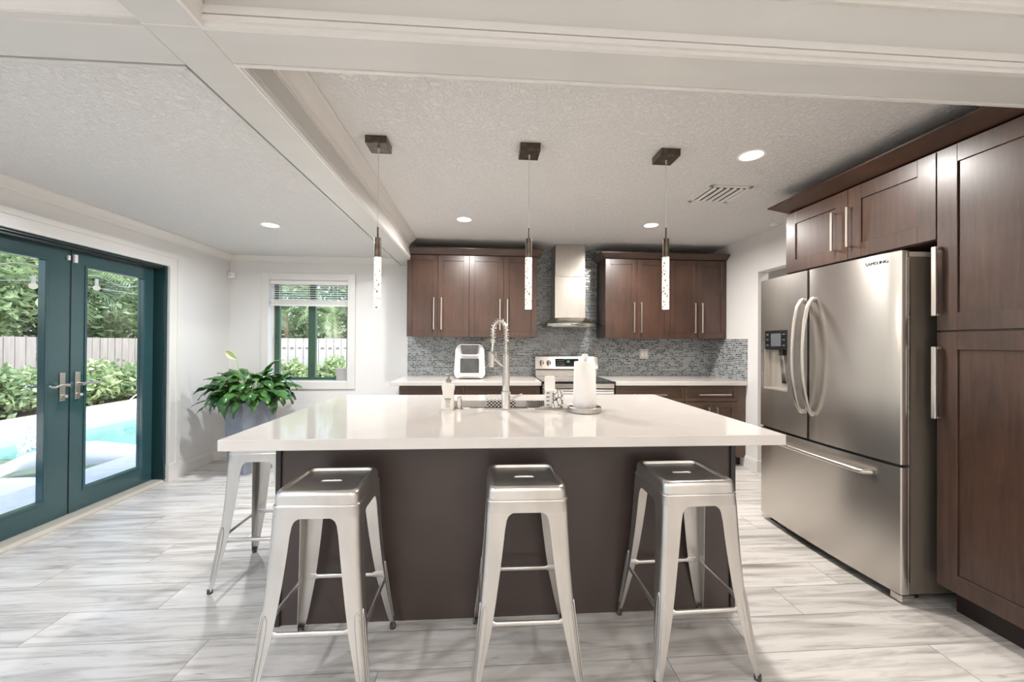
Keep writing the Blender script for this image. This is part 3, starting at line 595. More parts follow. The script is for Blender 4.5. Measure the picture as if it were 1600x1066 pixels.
# clock digits on the display
def text(name, body, size, mat, parent, pos, rot, ext=0.0005):
    cu = bpy.data.curves.new(name, 'FONT'); cu.body = body; cu.size = size; cu.extrude = ext; cu.align_x = 'CENTER'; cu.align_y = 'CENTER'
    tmp = bpy.data.objects.new('tmp', cu); COL.objects.link(tmp); bpy.context.view_layer.update()
    me = bpy.data.meshes.new_from_object(tmp); COL.objects.unlink(tmp); bpy.data.objects.remove(tmp)
    o = bpy.data.objects.new(name, me); COL.objects.link(o); me.materials.clear(); me.materials.append(mat)
    o.parent = parent; o.location = Vector(pos) - OFF[parent.name]; o.rotation_euler = rot; OFF[o.name] = OFF[parent.name]; return o
text('clock_digits', '88', 0.034, emit('clock glow', (170, 235, 225), 1.2), bp, (0.985, 4.641, 1.095), (R(78), 0, 0))
m = MB()
for i in range(5):
    for j in range(3):
        if 0.855 + i * 0.018 < 0.95: m.box(0.852 + i * 0.018, 0.862 + i * 0.018, 4.634 + j * 0.0045, 4.642 + j * 0.0045, 1.052 + j * 0.026, 1.060 + j * 0.026)
make('touch_keys', m, plain('key print', (130, 130, 128), 0.5), bp)

# air fryer
af = thing('air_fryer', (-0.165, 4.5, 0.915), 'white rounded air fryer oven with dark windows on the left back counter', 'air fryer')
def rrect(cx, cz, w, hh, r, n=6):
    pts = []
    for (sx, sz, a0) in ((1, 1, 0), (-1, 1, 90), (-1, -1, 180), (1, -1, 270)):
        for i in range(n + 1):
            a = R(a0 + 90 * i / n); pts.append((cx + sx * (w / 2 - r) + r * math.cos(a), cz + sz * (hh / 2 - r) + r * math.sin(a)))
    return pts
def body(y, w_b, w_t, hh, r): 
    p = rrect(0, 0, 1, 1, 0.16); out = []
    for (u, v) in p:
        t = (v + 0.5); w = w_b + (w_t - w_b) * max(0, (t - 0.55) / 0.45) ** 1.6
        out.append((-0.165 + u * w, y, 0.925 + t * hh))
    return out
m = MB().rings([body(4.36, 0.31, 0.27, 0.352, 0), body(4.345, 0.335, 0.28, 0.365, 0), body(4.36, 0.340, 0.285, 0.368, 0), body(4.66, 0.335, 0.28, 0.365, 0), body(4.67, 0.30, 0.25, 0.35, 0)])
make('fryer_body', m, M_WHITEPL, af, smooth=50)
m = MB(); xc = -0.165
m.prism([(xc - 0.098, 1.29), (xc - 0.088, 1.20), (xc - 0.075, 1.188), (xc + 0.075, 1.188), (xc + 0.088, 1.20), (xc + 0.098, 1.29)], 4.338, 4.36, 1)
make('control_screen', m, plain('dark smoked screen', (84, 84, 84), 0.1, var=0.25, nscale=12), af, bevel=0.003)
dm = MB(); dm.prism(rrect(xc, 1.065, 0.25, 0.235, 0.02), 4.335, 4.35, 1); fd = make('fryer_door', dm, M_WHITEPL, af, bevel=0.004)
make('door_window', MB().prism(rrect(xc, 1.062, 0.205, 0.155, 0.01), 4.331, 4.336, 1), M_SMOKE, fd)
make('door_handle', MB().box(xc - 0.095, xc + 0.095, 4.322, 4.337, 1.160, 1.170), M_CHROME, fd, bevel=0.003)
for (a, b) in ((-0.28, 4.39), (-0.05, 4.39), (-0.28, 4.62), (-0.05, 4.62)): make('foot', MB().cyl((a, b, 0.915), (a, b, 0.928), 0.012), M_RUBBER, af)

# ------------------------------------------------------------------ fridge wall
fg = thing('refrigerator', (2.45, 2.385, 0), 'stainless french door refrigerator with a water dispenser and bottom freezer', 'refrigerator')
FY0, FY1, FXF = 1.875, 2.898, 2.105
def fx(y, base=FXF, bulge=0.022): t = (y - (FY0 + FY1) / 2) / ((FY1 - FY0) / 2); return base - bulge * (1 - t * t)
def fpanel(ya, yb, z0, z1, back=2.15, n=14, holes=None):
    ys = [ya + (yb - ya) * i / n for i in range(n + 1)]
    poly = [(fx(y), y) for y in ys]
    poly[0] = (fx(ya) + 0.004, ya); poly = [(fx(ya) + 0.010, ya)] + [(fx(y) + (0.003 if i in (0, n) else 0), y + (0.004 if i == 0 else -0.004 if i == n else 0)) for i, y in enumerate(ys)] + [(fx(yb) + 0.010, yb)]
    poly += [(back, yb), (back, ya)]
    return MB().prism(poly, z0, z1, 2)
make('fridge_body', MB().box(2.150, 2.785, FY0 + 0.004, FY1 - 0.004, 0.045, 1.765), M_FSIDE, fg, bevel=0.004)
rd = make('fridge_door', fpanel(FY0, 2.425, 0.705, 1.795), M_STEEL, fg, smooth=35)
# left door as pieces round the dispenser recess
dy0, dy1, dz0, dz1 = 2.610, 2.845, 0.985, 1.415
m = MB()
for (a, b, c, d) in ((2.437, dy0, 0.705, 1.795), (dy1, FY1, 0.705, 1.795), (dy0, dy1, 0.705, dz0), (dy0, dy1, dz1, 1.795)):
    n = 6; ys = [a + (b - a) * i / n for i in range(n + 1)]; m.prism([(fx(y), y) for y in ys] + [(2.15, b), (2.15, a)], c, d, 2)
ld = make('fridge_door', m, M_STEEL, fg, smooth=35)
dsp = make('dispenser_panel', MB().prism([(fx(dy0) - 0.002, dy0), (fx(dy1) - 0.002, dy1), (2.14, dy1), (2.14, dy0)], 1.275, dz1, 2), M_BLACK, ld, bevel=0.002)
make('display', MB().prism([(fx(2.665) - 0.0045, 2.67), (fx(2.78) - 0.0035, 2.775), (2.11, 2.775), (2.11, 2.67)], 1.30, 1.392, 2), plain('lcd grey', (96, 100, 104), 0.15), dsp)
M_ICON = plain('icon grey', (150, 152, 152), 0.4)
for yy in (2.632, 2.805):
    for zz in (1.305, 1.345, 1.383): make('dispenser_icon', MB().box(fx(yy) - 0.0045, 2.10, yy, yy + 0.018, zz, zz + 0.004), M_ICON, dsp)
make('dispenser_recess', MB().box(2.138, 2.148, dy0, dy1, dz0, 1.275).box(2.095, 2.14, dy0, dy0 + 0.004, dz0, 1.275).box(2.095, 2.14, dy1 - 0.004, dy1, dz0, 1.275).box(2.089, 2.14, dy0, dy1, dz0, dz0 + 0.012), plain('recess silver', (190, 182, 172), 0.3, metal=0.5), ld)
m = MB().cyl((2.118, 2.695, 1.28), (2.118, 2.695, 1.235), 0.022, n=16); make('water_nozzle', m, M_BLACK, dsp, smooth=40)
m = MB().hexa([(2.132, 2.672, 1.03), (2.132, 2.718, 1.03), (2.138, 2.718, 1.03), (2.138, 2.672, 1.03), (2.108, 2.677, 1.24), (2.108, 2.713, 1.24), (2.114, 2.713, 1.24), (2.114, 2.677, 1.24)]); make('dispenser_paddle', m, M_CHROME, ld, bevel=0.003)
fz = make('freezer_drawer', fpanel(FY0, FY1, 0.048, 0.690), M_STEEL, fg, smooth=35)
make('door_gasket', MB().box(2.118, 2.152, FY0 + 0.012, FY1 - 0.012, 0.688, 0.708).box(2.118, 2.152, 2.424, 2.438, 0.70, 1.79), M_GASKET, fg)
def arc_handle(y, name, par):
    pts = []
    for i in range(17):
        t = i / 16; z = 0.87 + 0.735 * t; out = math.sin(math.pi * t) ** 0.55
        pts.append((fx(y) - 0.012 - 0.068 * out, y + (0.0), z))
    m = MB().tube(pts, 0.014, 10, flat=0.8); m.cyl((fx(y) + 0.006, y, 0.878), pts[0], 0.013, n=10); m.cyl((fx(y) + 0.006, y, 1.598), pts[-1], 0.013, n=10)
    return make(name, m, M_STEELV, par, smooth=60)
arc_handle(2.470, 'door_handle', ld); arc_handle(2.385, 'door_handle', rd)
pts = [(fx(2.74) - 0.002, 2.745, 0.625), (fx(2.74) - 0.038, 2.735, 0.625)] + [(fx(2.73 - i * 0.07) - 0.045, 2.73 - i * 0.0695, 0.625) for i in range(11)] + [(fx(2.03) - 0.038, 2.026, 0.625), (fx(2.02) - 0.002, 2.016, 0.625)]
make('drawer_handle', MB().tube(pts, 0.015, 10, flat=0.9), M_STEELV, fz, smooth=60)
make('hinge_cover', MB().box(2.11, 2.30, FY0 + 0.006, FY0 + 0.075, 1.765, 1.792).box(2.16, 2.78, FY0 + 0.01, FY0 + 0.03, 1.75, 1.782), plain('pale hinge cover', (186, 178, 168), 0.4), fg, bevel=0.004)
make('door_edge_trim', MB().box(2.148, 2.156, FY0 - 0.001, FY0 + 0.006, 0.05, 1.76), M_CHROME, fg)
make('foot_bracket', MB().box(2.112, 2.185, FY0 + 0.002, FY0 + 0.06, 0.008, 0.044), M_CHROME, fg, bevel=0.004)
make('base_grille', MB().box(2.20, 2.24, FY0 + 0.03, FY1 - 0.03, 0.012, 0.05).box(2.15, 2.18, FY1 - 0.10, FY1 - 0.05, 0.0, 0.048), M_BLACK, fg)
text('brand_lettering', 'SAMSUNG', 0.026, plain('logo grey', (64, 60, 56), 0.5), rd, (fx(1.992) - 0.0015, 1.992, 1.752), (R(90), 0, R(-86.2)))

XF = 2.226
FRT = Fr(XF + 0.02, 0, 'right')          # u = -y
def ru(y): return -y
oc = thing('fridge_top_cabinet', (2.5, 2.31, 1.835), 'dark brown two door cabinet mounted above the refrigerator', 'cabinet')
make('cabinet_body', MB().box(XF + 0.021, 2.795, 1.816, 2.80, 1.835, 2.28), M_CAB, oc)
for (ya, yb, hy) in ((2.80, 2.297, 2.380), (2.297, 1.816, 2.272)):
    d = make('door', shaker(FRT, -ya, -yb, 1.838, 2.272, rail=0.085), M_CAB, oc, bevel=0.0012, seg=1)
    make('handle', pull_v(FRT, -hy, 1.908, 2.155, w=0.016), M_NICKEL, d, bevel=0.002, seg=1)
pc = thing('pantry_cabinet', (2.5, 1.58, 0), 'tall dark brown pantry cabinet right of the refrigerator', 'cabinet')
make('cabinet_body', MB().box(XF + 0.021, 2.795, 1.362, 1.8145, 0.137, 2.28), M_CAB, pc)
make('toe_kick', MB().box(2.335, 2.795, 1.362, 1.8145, 0, 0.137), M_TOE, pc)
for (z0, z1) in ((0.14, 1.378), (1.384, 2.272)):
    for (ya, yb) in ((1.814, 1.363),):
        d = make('door', shaker(FRT, -ya, -yb, z0, z1, rail=0.084), M_CAB, pc, bevel=0.0012, seg=1)
        if ya > 1.5:
            hz = (0.954, 1.306) if z0 < 1 else (1.457, 1.797); make('handle', pull_v(FRT, -(ya - 0.014), hz[0], hz[1], w=0.02), M_NICKEL, d, bevel=0.002, seg=1)
        else:
            hz = (0.954, 1.306) if z0 < 1 else (1.457, 1.797); make('handle', pull_v(FRT, -(yb + 0.014), hz[0], hz[1], w=0.02), M_NICKEL, d, bevel=0.002, seg=1)
m = MB().hexa([(XF + 0.01, 2.80, 2.285), (2.795, 2.80, 2.285), (2.795, 1.362, 2.285), (XF + 0.01, 1.362, 2.285), (2.145, 2.875, 2.338), (2.795, 2.875, 2.338), (2.795, 1.362, 2.338), (2.145, 1.362, 2.338)])
m.box(2.140, 2.795, 1.362, 2.88, 2.338, 2.35); make('cabinet_crown', m, M_CABY, loc=(2.5, 1.9, 2.285), bevel=0.002, label='dark brown crown moulding on top of the pantry and fridge cabinets', cat='crown moulding')
make('fridge_side_panel', MB().box(2.60, 2.795, 2.905, 2.92, 0, 1.83), M_CAB, loc=(2.7, 2.91, 0), label='narrow dark brown end panel behind the far side of the refrigerator', cat='panel')

# ------------------------------------------------------------------ island
il = thing('kitchen_island', (0.15, 2.45, 0), 'dark brown island base cabinet under the white top', 'island')
make('back_panel', MB().box(-0.935, 1.225, 1.905, 1.925, 0.0, 0.868), M_ISL, il)
make('cabinet_body', MB().box(-0.93, 1.22, 1.926, 2.95, 0.0, 0.866), M_ISL, il)
make('end_panel', MB().box(-0.955, -0.932, 1.893, 2.955, 0, 0.868), M_ISLEDGE, il, bevel=0.002)
make('end_panel', MB().box(1.222, 1.246, 1.893, 2.955, 0, 0.868), M_ISLEDGE, il, bevel=0.002)
FI = None
ix0, ix1, iy0, iy1 = -1.063, 1.325, 1.661, 3.035
sx0, sx1, sy0, sy1 = -0.205, 0.44, 2.415, 2.735
m = MB(); z0, z1 = 0.869, 0.915
# slab with a sink cut-out, as one ring-shaped solid
O = [(ix0, iy0), (ix1, iy0), (ix1, iy1), (ix0, iy1)]; I = [(sx0, sy0), (sx1, sy0), (sx1, sy1), (sx0, sy1)]
vs = [(x, y, z0) for x, y in O] + [(x, y, z0) for x, y in I] + [(x, y, z1) for x, y in O] + [(x, y, z1) for x, y in I]
fs = []
for i in range(4):
    j = (i + 1) % 4
    fs += [(i, j, 4 + j, 4 + i), (8 + i, 8 + j, 12 + j, 12 + i), (i, j, 8 + j, 8 + i), (4 + i, 4 + j, 12 + j, 12 + i)]
m.quadmesh(vs, fs)
make('island_countertop', m, M_QUARTZ, loc=(0.13, 2.35, z0), bevel=0.003, label='large white quartz island top with a sink cut into it', cat='countertop')
sk = thing('kitchen_sink', (0.12, 2.57, 0.7), 'stainless undermount double sink in the island top', 'sink')
m = MB(); t = 0.004; zb = 0.70; e = 0.006
m.box(sx0 - e, sx1 + e, sy0 - e, sy1 + e, zb, zb + t).box(sx0 - e, sx0 - e + t, sy0 - e, sy1 + e, zb, 0.868).box(sx1 + e - t, sx1 + e, sy0 - e, sy1 + e, zb, 0.868).box(sx0 - e, sx1 + e, sy0 - e, sy0 - e + t, zb, 0.868).box(sx0 - e, sx1 + e, sy1 + e - t, sy1 + e, zb, 0.868)
make('basin', m, M_STEEL, sk, bevel=0.001)
make('divider', MB().box(0.268, 0.284, sy0, sy1, zb, 0.85), M_STEEL, sk, bevel=0.004)
m = MB().lathe([(0.045, 0.7045), (0.043, 0.708), (0.02, 0.705)], (0.03, 2.6, 0), 20); make('drain', m, M_CHROME, sk, smooth=40)
# island body gap under the sink: sink sits in the island cabinet
# faucet
fc = thing('kitchen_faucet', (0.127, 2.372, 0.915), 'tall chrome spring neck pull-down faucet on the island', 'faucet')
fxx, fyy = 0.127, 2.375
make('deck_plate', MB().prism(rrect(fxx - 0.003, fyy, 0.27, 0.052, 0.02, 5), 0.9155, 0.923, 2), M_CHROME, fc, bevel=0.002)
m = MB().cyl((fxx, fyy, 0.92), (fxx, fyy, 1.02), 0.028, n=24).cyl((fxx, fyy, 1.02), (fxx, fyy, 1.025), 0.028, 0.022, n=24).cyl((fxx, fyy, 1.02), (fxx, fyy, 1.145), 0.0215, n=24).cyl((fxx, fyy, 1.145), (fxx, fyy, 1.149), 0.0185, n=24).cyl((fxx, fyy, 1.149), (fxx, fyy, 1.243), 0.0195, n=24)
make('faucet_post', m, M_CHROME, fc, smooth=40)
# arch path
def arch(t):  # 0..1 from post top up and over to wand
    ax = 0.078; zt = 1.385
    if t < 0.42: return Vector((fxx, fyy, 1.243 + (zt - 1.243) * t / 0.42))
    if t < 0.88:
        a = (t - 0.42) / 0.46 * math.pi; return Vector((fxx - ax / 2 + ax / 2 * math.cos(a), fyy + 0.0, zt + 0.058 * math.sin(a)))
    return Vector((fxx - ax, fyy, zt - 0.055 * (t - 0.88) / 0.12))
make('hose', MB().tube([arch(i / 40) for i in range(41)], 0.0085, 8), M_CHROME, fc, smooth=60)
turns = 23; pts = []
for i in range(turns * 12 + 1):
    t = i / (turns * 12); p = arch(t); q = arch(min(1, t + 0.01)) - arch(max(0, t - 0.01)); q.normalize(); nn = Vector((0, 1, 0)); bb = q.cross(nn); a = 2 * math.pi * i / 12
    pts.append(p + (nn * math.cos(a) + bb * math.sin(a)) * 0.0165)
make('spring_coil', MB().tube(pts, 0.0022, 5), M_CHROME, fc, smooth=60)
wxx = fxx - 0.078
m = MB().cyl((wxx, fyy, 1.332), (wxx, fyy, 1.312), 0.016, n=16).cyl((wxx, fyy, 1.312), (wxx - 0.004, fyy, 1.262), 0.0085, n=12).cyl((wxx - 0.004, fyy, 1.262), (wxx - 0.006, fyy, 1.245), 0.010, 0.017, n=16).cyl((wxx - 0.006, fyy, 1.245), (wxx - 0.008, fyy, 1.165), 0.0165, n=18)
make('spray_wand', m, M_CHROME, fc, smooth=40)
m = MB().cyl((fxx, fyy, 1.155), (wxx - 0.002, fyy + 0.0, 1.222), 0.007, n=10).lathe([(0.021, -0.006), (0.021, 0.006), (0.0165, 0.006), (0.0165, -0.006)], (wxx - 0.006, fyy, 1.226), 18); make('holder_arm', m, M_CHROME, fc, smooth=40)
m = MB().cyl((fxx + 0.02, fyy, 0.975), (fxx + 0.04, fyy, 0.98), 0.012, n=12).cyl((fxx + 0.038, fyy, 0.979), (fxx + 0.098, fyy, 1.004), 0.006, 0.0065, n=10); make('lever', m, M_CHROME, fc, smooth=40)
# soap bottle
M_SOAP = plain('translucent soap bottle', (238, 232, 224), 0.25, var=0.02)
so = thing('soap_bottle', (-0.215, 2.37, 0.915), 'white waisted soap bottle with grey pump, left of the sink', 'bottle')
m = MB()
rs = []
for (w, z) in ((0.036, 0.0), (0.040, 0.005), (0.040, 0.03), (0.037, 0.06), (0.0325, 0.085), (0.034, 0.105), (0.039, 0.128), (0.0385, 0.14), (0.028, 0.152), (0.014, 0.158), (0.0135, 0.165)):
    rs.append([(-0.215 + w * math.cos(a), 2.372 + w * 0.62 * math.sin(a), 0.915 + z) for a in [2 * math.pi * i / 24 for i in range(24)]])
m.rings(rs); make('bottle_body', m, M_SOAP, so, smooth=50)
m = MB().lathe([(0.0165, 0.162), (0.0165, 0.180), (0.006, 0.182), (0.005, 0.197), (0.010, 0.198), (0.010, 0.207), (0.003, 0.209)], (-0.213, 2.372, 0.915), 16).tube([(-0.213, 2.372, 1.118), (-0.235, 2.36, 1.118), (-0.243, 2.355, 1.112)], 0.005, 8)
make('pump', m, plain('grey pump', (150, 144, 138), 0.35, metal=0.3), so, smooth=40)
m = MB()
for k, (wd, z, hh) in enumerate(((0.036, 0.062, 0.006), (0.030, 0.052, 0.003), (0.026, 0.042, 0.002), (0.022, 0.032, 0.002), (0.026, 0.020, 0.002))):
    m.box(-0.215 - wd / 2, -0.215 + wd / 2, 2.3455, 2.348, 0.915 + z, 0.915 + z + hh)
make('bottle_label', m, plain('label ink', (120, 116, 112), 0.5), so)
# built-in soap pump
sp = thing('soap_dispenser', (-0.150, 2.37, 0.915), 'short chrome built-in soap dispenser beside the white soap bottle', 'dispenser')
m = MB().lathe([(0.027, 0), (0.027, 0.004), (0.018, 0.008), (0.012, 0.012), (0.011, 0.022), (0.015, 0.024), (0.015, 0.068), (0.012, 0.072), (0.003, 0.073)], (-0.150, 2.37, 0.9155), 20); make('dispenser_body', m, M_CHROME, sp, smooth=35)
make('spout', MB().tube([(-0.15, 2.37, 0.978), (-0.15, 2.40, 0.982), (-0.15, 2.445, 0.978), (-0.15, 2.452, 0.970)], 0.005, 8), M_CHROME, sp, smooth=60)
# sponge on the sink edge
make('sponge', MB().box(-0.142, -0.092, 2.470, 2.50, 0.855, 0.905).box(-0.15, -0.085, 2.42, 2.505, 0.853, 0.856), plain('cream sponge', (232, 218, 184), 0.9, bump=0.5), loc=(-0.12, 2.48, 0.853), bevel=0.004, label='small cream sponge in a holder inside the sink behind the soap dispenser', cat='sponge')
# towel over the far edge
def check_material():
    m, n, l, b, o = mk('checked dish towel'); ck = n.new('ShaderNodeTexChecker'); ck.inputs['Scale'].default_value = 80
    v = coords(n, l, (1, 1, 1)); sp = n.new('ShaderNodeSeparateXYZ'); l.new(v, sp.inputs[0]); cb = n.new('ShaderNodeCombineXYZ'); ad = n.new('ShaderNodeMath'); ad.operation = 'ADD'; l.new(sp.outputs[1], ad.inputs[0]); l.new(sp.outputs[2], ad.inputs[1]); l.new(sp.outputs[0], cb.inputs[0]); l.new(ad.outputs[0], cb.inputs[1]); cb.inputs[2].default_value = 0.001; l.new(cb.outputs[0], ck.inputs[0]); ck.inputs[1].default_value = lin((38, 38, 40)); ck.inputs[2].default_value = lin((214, 208, 200))
    l.new(ck.outputs[0], b.inputs['Base Color']); b.inputs['Roughness'].default_value = 0.9; return m
M_CHECK = check_material()
m = MB(); path = [(3.0, 0.9175), (2.86, 0.9175), (2.745, 0.9185), (2.730, 0.912), (2.727, 0.87), (2.727, 0.80), (2.727, 0.76)]
n = 18; vs = []; fs = []
for k, (y, z) in enumerate(path):
    for i in range(n + 1):
        w = 0.002 * math.sin(i * 1.9 + k) * (1 if k > 3 else 0.4); vs.append((0.018 + (0.212 - 0.018) * i / n, y + (w if k > 3 else 0), z + (abs(w) if k <= 3 else 0)))
for k in range(len(path) - 1):
    for i in range(n): a = k * (n + 1) + i; fs.append((a, a + 1, a + n + 2, a + n + 1))
m.quadmesh(vs, fs)
tw = make('dish_towel', m, M_CHECK, loc=(0.115, 2.8, 0.917), label='black and white checked dish towel draped over the far sink edge behind the faucet', cat='towel')
sm = tw.modifiers.new('solid', 'SOLIDIFY'); sm.thickness = 0.003; sm.offset = 1
# dish rack in right bowl
dr_ = thing('dish_rack', (0.36, 2.58, 0.80), 'ribbed steel roll-up rack hung in the right bowl of the sink', 'rack')
m = MB()
for i in range(11):
    x = 0.292 + i * 0.0142; m.cyl((x, 2.725, 0.91), (x, 2.725, 0.79), 0.0032, n=6); m.cyl((x, 2.725, 0.79), (x, 2.43, 0.79), 0.0032, n=6)
make('rack_wires', m, M_CHROME, dr_)
make('rack_rail', MB().cyl((0.288, 2.725, 0.912), (0.436, 2.725, 0.912), 0.004, n=8).cyl((0.288, 2.43, 0.79), (0.436, 2.43, 0.79), 0.004, n=8), M_CHROME, dr_)
# drying mat, white stand, patterned cup
make('drying_mat', MB().hexa([(0.300, 2.345, 0.9155), (0.520, 2.345, 0.9155), (0.520, 2.600, 0.9155), (0.455, 2.600, 0.9155), (0.300, 2.345, 0.921), (0.520, 2.345, 0.921), (0.520, 2.60, 0.921), (0.455, 2.60, 0.921)]), plain('speckled grey mat', (150, 144, 136), 0.8, var=0.4, nscale=180), loc=(0.42, 2.4, 0.9155), label='thin speckled grey drying mat beside the sink on the island', cat='mat')
ho = thing('utensil_holder', (0.400, 2.42, 0.921), 'white ceramic holder with tall rounded back on the drying mat', 'holder')
M_CER = plain('white glazed ceramic', (236, 232, 226), 0.2, var=0.02)
m = MB().prism(rrect(0.402, 1.015, 0.066, 0.186, 0.014), 2.432, 2.445, 1); make('back_plate', m, M_CER, ho, bevel=0.004)
m = MB().prism(rrect(0.402, 2.412, 0.070, 0.05, 0.012), 0.9215, 1.03, 2); make('cup', m, M_CER, ho, bevel=0.004)
m = MB()
for j in range(4): m.box(0.373, 0.392, 2.3845, 2.387, 0.935 + j * 0.024, 0.940 + j * 0.024)
make('printed_lines', m, plain('print black', (50, 48, 46), 0.5), ho)
def floral_material():
    m, n, l, b, o = mk('floral print'); vo = n.new('ShaderNodeTexVoronoi'); vo.feature = 'DISTANCE_TO_EDGE'; vo.inputs['Scale'].default_value = 42; l.new(coords(n, l, (1, 1, 0.6), (0.3, 0.4, 0.5)), vo.inputs[0])
    nz = noise(n, l, coords(n, l), 40, 2); mx = n.new('ShaderNodeMath'); mx.operation = 'MULTIPLY'; l.new(vo.outputs['Distance'], mx.inputs[0]); l.new(nz, mx.inputs[1])
    l.new(ramp(n, l, mx.outputs[0], [(0.02, lin((60, 58, 56))), (0.05, lin((236, 231, 225)))]), b.inputs['Base Color']); b.inputs['Roughness'].default_value = 0.4; return m
cu = thing('patterned_pouch', (0.435, 2.375, 0.921), 'white pouch with dark leaf print in front of the white holder', 'pouch')
m = MB().hexa([(0.402, 2.355, 0.9215), (0.472, 2.355, 0.9215), (0.466, 2.380, 0.9215), (0.408, 2.380, 0.9215), (0.408, 2.361, 1.022), (0.472, 2.361, 1.026), (0.470, 2.374, 1.026), (0.410, 2.374, 1.022)])
make('pouch_body', m, floral_material(), cu, bevel=0.005)
make('pouch_tab', MB().cyl((0.411, 2.352, 1.008), (0.411, 2.358, 1.008), 0.005, n=10), M_BLACK, cu)
# paper towel
pt = thing('paper_towel_holder', (0.578, 2.285, 0.915), 'paper towel roll on a round silver holder at the right of the sink', 'paper towel holder')
cx, cy = 0.579, 2.272
m = MB().lathe([(0.094, 0.0005), (0.097, 0.004), (0.097, 0.030), (0.094, 0.032), (0.090, 0.030), (0.090, 0.010), (0.0, 0.010)], (cx, cy, 0.915), 40, cap1=False); make('tray', m, brushed('marbled silver', (190, 184, 176), 0.3, axis=2, streak=18), pt, smooth=40)
m = MB().cyl((cx, cy, 0.925), (cx, cy, 1.225), 0.008, n=12).lathe([(0.008, 0.300), (0.018, 0.303), (0.019, 0.325), (0.015, 0.334), (0.004, 0.336)], (cx, cy, 0.915), 18); make('post', m, M_WHITEPL, pt, smooth=40)
m = MB().lathe([(0.020, 0.0), (0.066, 0.0), (0.0685, 0.004), (0.064, 0.14), (0.0610, 0.276), (0.058, 0.280), (0.020, 0.280)], (cx, cy, 0.926), 36, cap0=False, cap1=False); make('paper_roll', m, M_PAPER, pt, smooth=40)

